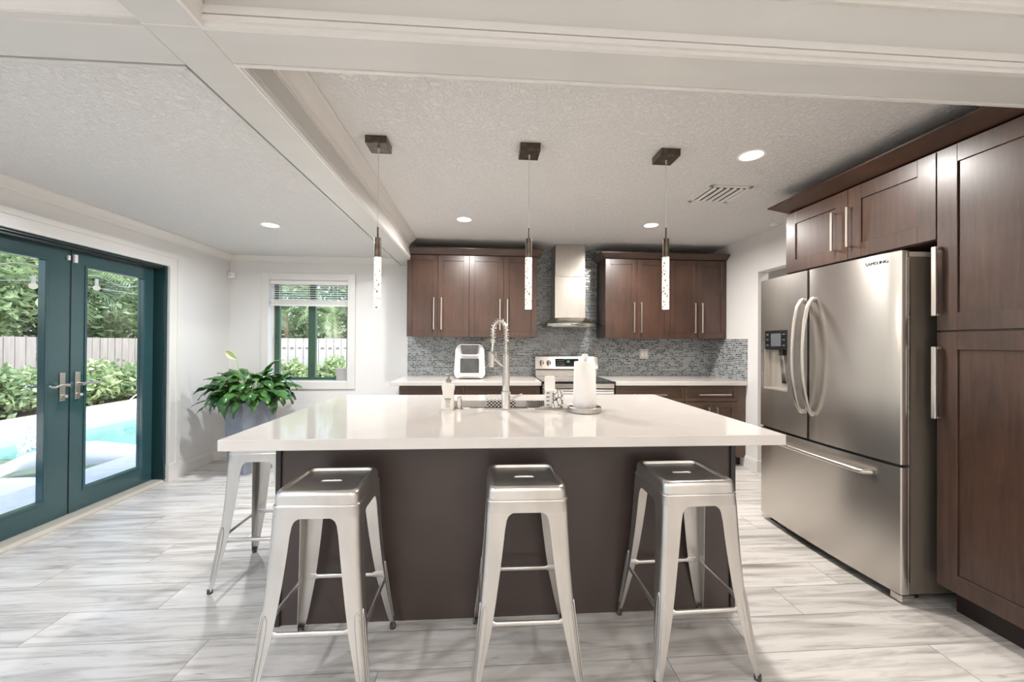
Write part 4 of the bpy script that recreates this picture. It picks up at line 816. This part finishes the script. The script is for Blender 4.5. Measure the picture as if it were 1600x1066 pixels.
# ------------------------------------------------------------------ stools
def rr_ring(hw, r, z, n=6, cx=0, cy=0): return [(x, y, z) for x, y in rrect(cx, cy, 2 * hw, 2 * hw, r, n)]
def slot_ring(z, L=0.042, r=0.011, n=6):
    out = []
    for (sx, sy, a0) in ((1, 1, 0), (-1, 1, 90), (-1, -1, 180), (1, -1, 270)):
        for i in range(n + 1): a = R(a0 + 90 * i / n); out.append((sx * (L - r) + r * math.cos(a), r * math.sin(a), z))
    return out
def make_stool():
    t = thing('bar_stool', (0, 0, 0), 'stool', 'stool', 'metal bar stools around the island')
    m = MB().rings([rr_ring(0.1590, 0.03, 0.664), rr_ring(0.1592, 0.03, 0.666), rr_ring(0.1572, 0.032, 0.700), rr_ring(0.1585, 0.032, 0.704), rr_ring(0.1575, 0.032, 0.709), rr_ring(0.1540, 0.032, 0.712), rr_ring(0.1525, 0.034, 0.742), rr_ring(0.150, 0.034, 0.752), rr_ring(0.144, 0.032, 0.759), rr_ring(0.137, 0.03, 0.761), rr_ring(0.1315, 0.026, 0.758), rr_ring(0.1285, 0.022, 0.7475),
                    slot_ring(0.7475, 0.044, 0.0125), slot_ring(0.744, 0.042, 0.0105), slot_ring(0.738, 0.042, 0.0105), rr_ring(0.124, 0.02, 0.742), rr_ring(0.150, 0.03, 0.735), rr_ring(0.1568, 0.03, 0.666)], closed=True)
    make('seat', m, M_GALV, t, smooth=45)
    # skirt arches are the leg shoulders
    def hw(z): return 0.216 - (0.216 - 0.156) * (z / 0.70) - 0.010 * math.sin(math.pi * min(1, z / 0.70))
    def fl(z):
        pts = [(0, 0.020), (0.05, 0.030), (0.25, 0.052), (0.60, 0.074), (0.640, 0.079), (0.655, 0.086), (0.665, 0.105), (0.70, 0.12)]
        for i in range(len(pts) - 1):
            if z <= pts[i + 1][0]: k = (z - pts[i][0]) / (pts[i + 1][0] - pts[i][0]); return pts[i][1] + k * (pts[i + 1][1] - pts[i][1])
        return pts[-1][1]
    zs = [0.012, 0.03, 0.06, 0.10, 0.16, 0.24, 0.34, 0.44, 0.54, 0.60, 0.635, 0.650, 0.658, 0.665]
    for (sx, sy) in ((-1, -1), (1, -1), (1, 1), (-1, 1)):
        m = MB(); rs = []
        for z in zs:
            h = hw(z); w = fl(z); r = 0.022 if z > 0.03 else 0.014; th = 0.0022
            P = [(h - w, h)] if w > r else [(h - r, h)]
            arc = [(h - r + r * math.sin(a), h - r + r * math.cos(a)) for a in [R(90 * i / 5) for i in range(6)]]
            outp = [(h - w, h)] + arc + [(h, h - w)]
            inner = [(h - th, h - w)] + [(h - r + (r - th) * math.sin(a), h - r + (r - th) * math.cos(a)) for a in [R(90 * i / 5) for i in range(5, -1, -1)]] + [(h - w, h - th)]
            # folded lip on the flange edge
            rs.append([(sx * x, sy * y, z) for x, y in outp + inner])
        m.rings(rs)
        # embossed channel outline along the outer corner
        for side in (0, 1):
            pts = []
            for k in range(15):
                tt = k / 14; z = 0.07 + 0.25 * math.sin(math.pi * min(1, tt)) ** 0.25 if False else None
            zz = [0.06, 0.12, 0.2, 0.28, 0.315, 0.33, 0.315, 0.28, 0.2, 0.12, 0.06]; dd = [0.008, 0.008, 0.008, 0.008, 0.010, 0.018, 0.026, 0.028, 0.027, 0.025, 0.022]
            for z, d in zip(zz, dd):
                h = hw(z); dx = min(d, fl(z) * 0.8); p = (h - dx, h + 0.0005) if side else (h + 0.0005, h - dx); pts.append((sx * p[0], sy * p[1], z))
            m.tube(pts, 0.0016, 5)
        lg = make('leg', m, M_GALV, t, smooth=40)
        h = hw(0.0); c = h - 0.012
        make('rubber_foot', MB().lathe([(0.013, 0.0), (0.0135, 0.010), (0.012, 0.022), (0.004, 0.024)], (sx * c, sy * c, 0), 14), M_RUBBER, lg, smooth=40)
    z = 0.262; h = hw(z) - 0.004
    for (a, b) in (((-1, -1), (1, -1)), ((1, -1), (1, 1)), ((1, 1), (-1, 1)), ((-1, 1), (-1, -1))):
        p = Vector((a[0] * h, a[1] * h, z)); q = Vector((b[0] * h, b[1] * h, z)); d = (q - p).normalized()
        p = p + d * 0.012; q = q - d * 0.012
        path = [p, p + d * 0.035, p + d * 0.05, q - d * 0.05, q - d * 0.035, q]
        m = MB(); side = d.cross(Vector((0, 0, 1)))
        rs = []
        for pt_, (tw_, hh_) in zip(path, ((0.003, 0.014), (0.003, 0.014), (0.008, 0.0095), (0.008, 0.0095), (0.003, 0.014), (0.003, 0.014))):
            rs.append([pt_ + side * (tw_ * math.cos(g)) + Vector((0, 0, hh_ * math.sin(g))) for g in [2 * math.pi * k / 10 for k in range(10)]])
        m.rings(rs); make('foot_rail', m, M_GALV, t, smooth=50)
    z = 0.655; h = hw(z) - 0.012
    for (a, b, dz) in (((-1, -1), (1, 1), 0), ((1, -1), (-1, 1), 0.008)):
        make('cross_brace', MB().tube([(a[0] * h, a[1] * h, z + dz), (b[0] * h, b[1] * h, z + dz)], 0.008, 8, flat=0.5), M_GALV, t)
    return t
stool = make_stool()
for i, (x, y, a, lab) in enumerate(((-0.617, 1.655, 0.0, 'metal bar stool at the left end of the row in front of the island'),
                                    (0.168, 1.665, -0.4, 'metal bar stool in the middle of the three in front of the island'),
                                    (0.866, 1.690, 1.0, 'metal bar stool at the right end of the row before the island, nearest the refrigerator'),
                                    (-1.215, 2.375, 90.6, 'metal bar stool tucked under the left end of the island top, beside the planter'))):
    s = stool if i == 0 else copy_tree(stool)
    s.location = (x, y, 0); s.rotation_euler = (0, 0, R(a)); s['label'] = lab

# ------------------------------------------------------------------ planter with peace lily
random.seed(5)
PC = Vector((-2.386, 4.236, 0)); ang = R(58)
pl = thing('potted_peace_lily', tuple(PC), 'peace lily in a tapered square slate planter by the corner window', 'potted plant')
def sq(s, z, rot=ang): return [(PC.x + s * math.cos(rot + R(45 + 90 * k)), PC.y + s * math.sin(rot + R(45 + 90 * k)), z) for k in range(4)]
make('planter', MB().rings([sq(0.196, 0.0), sq(0.243, 0.69), sq(0.250, 0.692), sq(0.252, 0.715), sq(0.232, 0.715), sq(0.228, 0.66)], cap1=True), M_POT, pl, bevel=0.003)
make('soil', MB().rings([sq(0.226, 0.662), sq(0.226, 0.675)]), M_SOIL, pl)
def leaf(m, base, az, elev, L, w, droop, stem):
    # stalk then blade following a drooping path
    d = Vector((math.cos(az), math.sin(az), 0)); p = Vector(base); e = elev; segs = 9; pts = [p.copy()]; dirs = []
    sl = stem / 4
    for i in range(4):
        v = d * math.cos(e) + Vector((0, 0, math.sin(e))); p = p + v * sl; pts.append(p.copy()); e -= droop * 0.22
    stalk = list(pts); blade = [p.copy()]
    for i in range(segs):
        v = d * math.cos(e) + Vector((0, 0, math.sin(e))); p = p + v * (L / segs); blade.append(p.copy()); dirs.append(v); e -= droop * 0.24
    side = Vector((-d.y, d.x, 0)); roll = random.uniform(-0.5, 0.5)
    vs = []; fs = []
    for i, q in enumerate(blade):
        t = i / segs; ww = w * (math.sin(math.pi * min(1, t * 0.92 + 0.05)) ** 0.75) * (1 - 0.35 * t); ww = max(ww, 0.001) if i < segs else 0.001
        v = dirs[min(i, segs - 1)]; nrm = side.cross(v).normalized(); s2 = side * math.cos(roll) + nrm * math.sin(roll); n2 = nrm * math.cos(roll) - side * math.sin(roll)
        wav = 0.006 * math.sin(i * 1.7 + az * 3)
        vs += [q - s2 * ww / 2 + n2 * (0.12 * ww + wav), q - s2 * ww / 4 + n2 * 0.02 * ww, q - n2 * 0.05 * ww, q + s2 * ww / 4 + n2 * 0.02 * ww, q + s2 * ww / 2 + n2 * (0.12 * ww - wav)]
    for i in range(segs):
        for k in range(4): a = i * 5 + k; fs.append((a, a + 1, a + 6, a + 5))
    m.quadmesh(vs, fs); return stalk
lm = MB(); sm_ = MB()
top = PC + Vector((0, 0, 0.675))
N = 165
for i in range(N):
    ring = (i / N) ** 0.7; az = i * 2.39996 + random.uniform(-0.2, 0.2)
    el = R(90 - 46 * ring + random.uniform(-8, 8)); L = random.uniform(0.17, 0.25); st = random.uniform(0.13, 0.22) + 0.10 * (1 - ring)
    b0 = top + Vector((math.cos(az), math.sin(az), 0)) * random.uniform(0.02, 0.11)
    # keep clear of the left wall and back wall
    reach = (st + L) * 0.80; ex = b0.x + math.cos(az) * reach; ey = b0.y + math.sin(az) * reach
    if ex < -2.90: el = max(el, R(48)); st *= 0.8
    if ey > 4.72: el = max(el, R(50)); st *= 0.8
    stalk = leaf(lm, b0, az, el, L, random.uniform(0.085, 0.125), random.uniform(0.5, 1.0), st); sm_.tube(stalk, 0.003, 5)
# the long leaf reaching up to the right and the one stretching to the left
for (az, el, L, w, dr, st) in ((R(-8), R(46), 0.27, 0.05, 0.1, 0.26), (R(182), R(20), 0.27, 0.06, 0.35, 0.24), (R(-170), R(18), 0.25, 0.06, 0.5, 0.22), (R(-60), R(60), 0.24, 0.08, 0.3, 0.22)):
    stalk = leaf(lm, top + Vector((math.cos(az) * 0.05, math.sin(az) * 0.05 - 0.05, 0)), az, el, L, w, dr, st); sm_.tube(stalk, 0.003, 5)
lf = make('leaves', lm, M_LEAF, pl, smooth=80)
make('stalks', sm_, M_STALK, pl, smooth=80)
fm = MB(); fb = Vector((-2.44, 4.12, 0.68)); ft = Vector((-2.45, 4.1, 1.135))
fm.tube([fb, fb + Vector((0.02, 0, 0.2)), Vector((-2.425, 4.1, 1.02)), ft], 0.0035, 6); make('flower_stalk', fm, M_STALK, pl, smooth=60)
sp_ = MB(); vs = []; fs = []; ax = Vector((-0.80, 0, 0.58)).normalized(); sd = Vector((0.58, 0, 0.80)).normalized(); nv = Vector((0, -1, 0))
for i in range(9):
    t = i / 8; w = 0.062 * math.sin(math.pi * (t * 0.95 + 0.03)) ** 0.8; c = ft + ax * (0.13 * t)
    for k in range(7): a = (k / 6 - 0.5) * math.pi * 1.2; vs.append(c + sd * (math.sin(a) * w * 0.55) + nv * (-math.cos(a) * w * 0.35))
for i in range(8):
    for k in range(6): a = i * 7 + k; fs.append((a, a + 1, a + 8, a + 7))
sp_.quadmesh(vs, fs); make('flower_spathe', sp_, M_SPATHE, pl, smooth=80)

# ------------------------------------------------------------------ outside
GZ = -0.12
M_PATIO = plain('pale patio paver', (222, 217, 210), 0.7, var=0.08, nscale=12, bump=0.2)
M_DECK = plain('pool deck paver', (206, 200, 192), 0.7, var=0.08, nscale=10, bump=0.2, vscale=(0.6, 4, 1))
m = MB().box(-4.42, -3.12, -6, 16, GZ - 0.08, GZ).box(-4.42, 6, 4.97, 16, GZ - 0.08, GZ - 0.001); struct('patio', m, M_PATIO)
struct('pool_deck', MB().box(-8.55, -6.85, -6, 16, GZ - 0.08, GZ).box(-6.85, -4.42, 9.6, 16, GZ - 0.08, GZ).box(-6.85, -4.42, -6, 1.0, GZ - 0.08, GZ), M_DECK)
struct('garden_soil', MB().box(-18, -8.55, -8, 26, GZ - 0.15, GZ - 0.03).box(-18, 12, 11.0, 26, GZ - 0.15, GZ - 0.02), plain('garden ground', (96, 84, 62), 0.9, var=0.3, nscale=6))
M_SHELF = plain('pool sun shelf plaster', (150, 138, 120), 0.6, var=0.12, nscale=9)
struct('pool_shelf', MB().box(-6.85, -4.42, 1.0, 6.15, -0.55, -0.40), M_SHELF)
struct('pool_wall', MB().box(-6.95, -6.845, 1.0, 9.6, -1.3, GZ - 0.004).box(-6.845, -4.425, 9.55, 9.62, -1.3, GZ - 0.004).box(-4.425, -4.36, 6.15, 9.6, -1.3, GZ - 0.004).box(-6.845, -4.425, 6.12, 6.15, -1.3, -0.40), plain('pale turquoise plaster', (168, 200, 202), 0.6))
struct('pool_basin', MB().box(-6.85, -4.42, 6.15, 9.6, -1.35, -1.25), plain('turquoise pool plaster', (128, 192, 198), 0.6, var=0.05))
def water_material():
    m = bpy.data.materials.new('pool water'); m.use_nodes = True; n, l = m.node_tree.nodes, m.node_tree.links; n.clear()
    o = n.new('ShaderNodeOutputMaterial'); mix = n.new('ShaderNodeMixShader'); tr = n.new('ShaderNodeBsdfTransparent'); gl = n.new('ShaderNodeBsdfGlossy'); gl.inputs['Roughness'].default_value = 0.06
    tr.inputs[0].default_value = (0.88, 0.97, 0.97, 1); fr = n.new('ShaderNodeLayerWeight'); fr.inputs[0].default_value = 0.5; pw = n.new('ShaderNodeMath'); pw.operation = 'POWER'; pw.inputs[1].default_value = 6.0
    bp = n.new('ShaderNodeBump'); bp.inputs['Strength'].default_value = 0.5; bp.inputs['Distance'].default_value = 0.02
    l.new(noise(n, l, coords(n, l), 7, 3), bp.inputs['Height']); l.new(bp.outputs[0], fr.inputs[1]); l.new(fr.outputs['Facing'], pw.inputs[0]); l.new(bp.outputs[0], gl.inputs['Normal'])
    l.new(pw.outputs[0], mix.inputs[0]); l.new(tr.outputs[0], mix.inputs[1]); l.new(gl.outputs[0], mix.inputs[2]); l.new(mix.outputs[0], o.inputs[0]); return m
make('pool_water', MB().box(-6.85, -4.42, 1.0, 9.6, -0.235, -0.225), water_material(), loc=(-5.6, 5, -0.23), label='clear turquoise water filling the backyard pool', cat='water', kind='stuff')
# fences
def fence(name, axis, a, b, at, z1, bw, mat, label, caps=False):
    t = thing(name, ((at, (a + b) / 2, GZ) if axis == 1 else ((a + b) / 2, at, GZ)), label, 'fence')
    m = MB(); k = 0; x = a; random.seed(3)
    while x < b:
        o = random.uniform(0, 0.012); q = (x, x + bw - 0.022)
        if axis == 1: m.box(at - 0.02 + o, at + o, q[0], q[1], GZ, z1)
        else: m.box(q[0], q[1], at + o, at + 0.02 + o, GZ, z1)
        x += bw
    make('boards', m, mat, t)
    m = MB()
    for z in (GZ + 0.35, z1 - 0.22):
        if axis == 1: m.box(at - 0.065, at - 0.021, a, b, z, z + 0.08)
        else: m.box(a, b, at + 0.033, at + 0.08, z, z + 0.08)
    make('rails', m, mat, t)
    if caps:
        m = MB(); x = a + bw * 0.5
        while x < b - bw: m.box(x - bw * 0.22, x + bw * 0.22, at - 0.003, at, z1 - 0.33, z1 - 0.285); x += bw
        make('fence_clips', m, plain('clip grey', (120, 116, 112), 0.6), t)
fence('fence', 1, 4.0, 12.95, -9.6, 1.375, 0.20, plain('weathered grey fence board', (140, 134, 131), 0.8, var=0.12, nscale=5, vscale=(3, 3, 0.5)), 'weathered grey vertical board fence beyond the pool')
fence('fence', 0, -9.5, 3.0, 13.0, 1.42, 0.235, plain('white fence board', (190, 184, 180), 0.7, var=0.05), 'white vertical board fence seen through the back window', caps=True)
# foliage
def foliage(c, rx, ry, rz, n, size, seed, shell=0.55, long=1.6):
    rnd = random.Random(seed); vs = []; fs = []
    for i in range(n):
        u = rnd.uniform(-1, 1); a = rnd.uniform(0, 2 * math.pi); s = math.sqrt(1 - u * u); rr = rnd.uniform(shell, 1) * (1 + 0.12 * math.sin(3 * a + seed) * math.cos(4 * u))
        p = Vector((c[0] + rx * rr * s * math.cos(a), c[1] + ry * rr * s * math.sin(a), c[2] + rz * rr * u))
        d = Vector((rnd.gauss(0, 1), rnd.gauss(0, 1), rnd.gauss(0, 0.7))).normalized(); q = d.cross(Vector((rnd.gauss(0, 1), rnd.gauss(0, 1), rnd.gauss(0, 1)))).normalized(); nn = d.cross(q)
        L = size * rnd.uniform(0.6, 1.3) * long / 2; w = size * rnd.uniform(0.6, 1.2) / 2.6
        b = len(vs); vs += [p - d * L, p + q * w - nn * w * 0.2, p + d * L, p - q * w - nn * w * 0.2]; fs += [(b, b + 1, b + 2), (b, b + 2, b + 3)]
    return MB().quadmesh(vs, fs)
ML = [leaf_material('tree leaf %s' % k, a, b, 0.45, 0.35) for k, a, b in (('dark', (74, 96, 66), (128, 152, 108)), ('mid', (92, 114, 80), (154, 174, 132)), ('pale', (112, 132, 92), (178, 194, 150)))]
M_BARK = plain('bark', (112, 96, 80), 0.9, var=0.3, nscale=10, bump=0.5)
def tree(x, y, r, zc, hgt, mi, seed, label, n=4200, size=0.15):
    t = thing('garden_tree', (x, y, GZ), label, 'tree', 'leafy trees beyond the fences')
    make('trunk', MB().tube([(x, y, GZ - 0.1), (x + 0.05, y, zc * 0.5), (x, y + 0.05, zc)], 0.14, 8, [0.17, 0.13, 0.07]), M_BARK, t, smooth=60)
    make('crown', foliage((x, y, zc), r, r, hgt, n, size, seed), ML[mi], t)
tl = [(-12.2, 6.6, 1.7, 2.6, 2.2, 0), (-11.6, 9.0, 1.5, 2.3, 1.9, 1), (-12.6, 10.6, 1.9, 3.4, 2.4, 2), (-11.7, 12.4, 1.6, 2.5, 2.0, 0), (-12.6, 14.6, 2.0, 3.4, 2.6, 1), (-11.0, 16.4, 1.9, 2.8, 2.4, 2), (-15.0, 8.4, 2.4, 4.4, 3.0, 1), (-15.2, 12.6, 2.6, 4.8, 3.2, 0), (-14.0, 18.0, 2.6, 4.4, 3.4, 1)]
names = ['broad leafy tree nearest the left edge of the French door view', 'low leafy tree behind the fence, second from the left in the left door', 'tall pale leafy tree filling the gap between the two door panes', 'bushy dark green tree directly behind the fence in the right door', 'tall leafy tree at the right side of the right door pane', 'pale leafy tree at the far corner of the fence', 'high crowned tree far behind the left door pane', 'highest dark tree far behind the right door pane', 'far leafy tree at the back left of the garden']
for i, (x, y, r, zc, hh, mi) in enumerate(tl): tree(x, y, r, zc, hh, mi, 10 + i, names[i])
tree(-7.6, 15.6, 1.6, 2.2, 1.9, 1, 40, 'rounded leafy tree left of centre behind the white fence'); tree(-4.6, 16.4, 1.9, 3.0, 2.4, 0, 41, 'darker tree right of centre behind the white fence'); tree(-7.0, 19.0, 2.6, 4.6, 2.8, 2, 42, 'tall pale tree far behind the white fence')
def shrub(x, y, r, hgt, mi, seed, label, group):
    t = thing('hedge_shrub', (x, y, GZ), label, 'shrub', group)
    m = MB(); rnd = random.Random(seed)
    for k in range(7): m.tube([(x, y, GZ), (x + rnd.uniform(-.5, .5) * r, y + rnd.uniform(-.5, .5) * r, GZ + hgt * 0.8)], 0.012, 5)
    make('stems', m, M_BARK, t); make('foliage', foliage((x, y, GZ + hgt * 0.52), r, r, hgt * 0.52, 900, 0.11, seed, 0.35), ML[mi], t)
for i in range(10):
    shrub(-9.0 + 0.05 * (i % 3), 6.7 + i * 0.60, 0.46, 0.80 + 0.10 * ((i * 7) % 4) / 2, 1 + i % 2, 60 + i, 'bright green low shrub in the row along the grey fence', 'shrub row along the grey fence')
for i in range(6):
    shrub(-7.0 + i * 0.62, 12.35, 0.42, 0.72 + 0.14 * ((i * 5) % 3), 2, 80 + i, 'pale green low shrub in the row before the white fence', 'shrub row before the white fence')
# palms
def palm(x, y, hz, seed, label):
    t = thing('palm_tree', (x, y, GZ), label, 'palm tree', 'palms behind the white fence'); rnd = random.Random(seed)
    make('trunk', MB().tube([(x, y, GZ - 0.1), (x + 0.08, y, hz * 0.5), (x, y, hz)], 0.1, 10, [0.13, 0.10, 0.09]), M_BARK, t, smooth=60)
    m = MB()
    for k in range(16):
        az = k * 2.4 + rnd.uniform(-0.2, 0.2); e = R(rnd.uniform(15, 75)); p = Vector((x, y, hz)); L = rnd.uniform(1.3, 1.8); d = Vector((math.cos(az), math.sin(az), 0)); side = Vector((-d.y, d.x, 0)); pr = []
        for s in range(12):
            v = d * math.cos(e) + Vector((0, 0, math.sin(e))); p = p + v * L / 12; e -= 0.16; pr.append((p.copy(), v.copy()))
        m.tube([a for a, b in pr], 0.012, 4)
        for s, (q, v) in enumerate(pr):
            ll = 0.45 * math.sin(math.pi * (s + 1) / 14) + 0.08
            for h2 in (0, 0.5):
                qq = q + v * (L / 12) * h2
                for sg in (-1, 1):
                    tip = qq + side * sg * ll * 0.8 + v * ll * 0.45 - Vector((0, 0, ll * 0.35)); b = len(m.v)
                    m.v += [tuple(qq - v * 0.018), tuple(qq + v * 0.018), tuple(tip)]; m.f.append((b, b + 1, b + 2))
    make('fronds', m, ML[0 if seed % 2 else 1], t)
palm(-7.0, 14.4, 2.3, 1, 'palm at the left behind the white fence, in the left window pane'); palm(-5.3, 14.3, 2.1, 2, 'palm behind the white fence, in the right window pane'); palm(-3.4, 14.9, 2.6, 3, 'palm at the right behind the white fence'); palm(-10.8, 11.0, 2.6, 5, 'palm with arching fronds behind the grey fence')
# string lights
sl = thing('string_lights', (-4.4, 4.5, 1.9), 'thin black garden string light cable with clear globe bulbs over the patio', 'string lights')
def cat(y): return 1.965 - 0.05 * math.sin(math.pi * ((y - 2.9) % 1.35) / 1.35)
m = MB().tube([(-4.4, 2.0 + 0.1 * i, 2.0 + 0.04 * math.cos(i * 0.9)) for i in range(50)], 0.006, 5).tube([(-4.4, 2.4, 1.80), (-4.6, 3.6, 1.80), (-4.9, 4.8, 1.98), (-5.2, 6.6, 2.0)], 0.005, 5)
make('cable', m, plain('cable grey', (120, 120, 120), 0.6), sl, smooth=60)
for (y, z) in ((4.176, 1.837), (4.808, 1.905), (3.45, 1.86), (5.5, 1.88)):
    b = make('bulb', MB().sphere((-4.4, y, z), 0.032, 14), emit('globe bulb', (255, 250, 240), 1.1), sl, smooth=60)
    make('bulb_socket', MB().cyl((-4.4, y, z + 0.028), (-4.4, y, z + 0.10), 0.016, n=10), plain('socket grey', (150, 150, 150), 0.5), b)
# ledge loungers
M_LNG = plain('white moulded lounger', (246, 246, 246), 0.35, var=0.01)
def lounger(c, rot, label, prof):
    t = thing('pool_lounger', (c[0], c[1], -0.40), label, 'lounger', 'white pool loungers on the sun shelf')
    P = []
    for i in range(len(prof) - 1):
        for k in range(4): a = k / 4; P.append((prof[i][0] * (1 - a) + prof[i + 1][0] * a, prof[i][1] * (1 - a) + prof[i + 1][1] * a))
    P.append(prof[-1]); d = Vector((math.cos(rot), math.sin(rot), 0)); s = Vector((-d.y, d.x, 0)); rs = []
    for (u, z) in P:
        q = Vector((c[0], c[1], -0.40)) + d * u; w = 0.31
        rs.append([q - s * w + Vector((0, 0, z - 0.04)), q - s * (w - 0.03) + Vector((0, 0, z + 0.015)), q + Vector((0, 0, z)), q + s * (w - 0.03) + Vector((0, 0, z + 0.015)), q + s * w + Vector((0, 0, z - 0.04)), q + s * (w - 0.02) + Vector((0, 0, max(0.0, z - 0.12))), q - s * (w - 0.02) + Vector((0, 0, max(0.0, z - 0.12)))])
    make('shell', MB().rings(rs), M_LNG, t, smooth=60)
lounger((-5.12, 5.28), R(24), 'white moulded lounger lying farther back in the shallow pool', [(-0.8, 0.10), (-0.6, 0.22), (-0.35, 0.33), (-0.1, 0.38), (0.15, 0.37), (0.4, 0.31), (0.62, 0.26), (0.8, 0.20)])
lounger((-5.28, 4.22), R(6), 'white moulded lounger nearest the French doors in the shallow pool', [(-0.9, 0.52), (-0.7, 0.44), (-0.4, 0.34), (-0.1, 0.27), (0.2, 0.24), (0.5, 0.24), (0.75, 0.22), (0.88, 0.14)])
# bubbler + arcing jet
bb = thing('water_bubbler', (-6.35, 6.0, -0.23), 'frothy white bubbler jet rising from the shallow pool', 'fountain')
M_FROTH = plain('froth', (236, 240, 242), 0.5, var=0.03)
rnd = random.Random(9); m = MB()
for i in range(150):
    hgt = rnd.random() ** 1.3; rr = 0.13 * (1 - 0.75 * hgt) * rnd.random(); a = rnd.uniform(0, 6.28); m.sphere((-6.35 + rr * math.cos(a), 6.0 + rr * math.sin(a), -0.23 + hgt * 0.42), rnd.uniform(0.008, 0.028), 6)
make('froth', m, M_FROTH, bb, smooth=80)
pts = [(-6.9, 9.0 - i * 0.075, GZ + 0.40 * math.sin(math.pi * (0.12 + 0.88 * i / 14)) ) for i in range(15)]
make('water_arc', MB().tube(pts, 0.010, 6), M_FROTH, loc=(-7, 9, GZ), smooth=60, label='thin arcing water jet at the pool edge', cat='water jet')
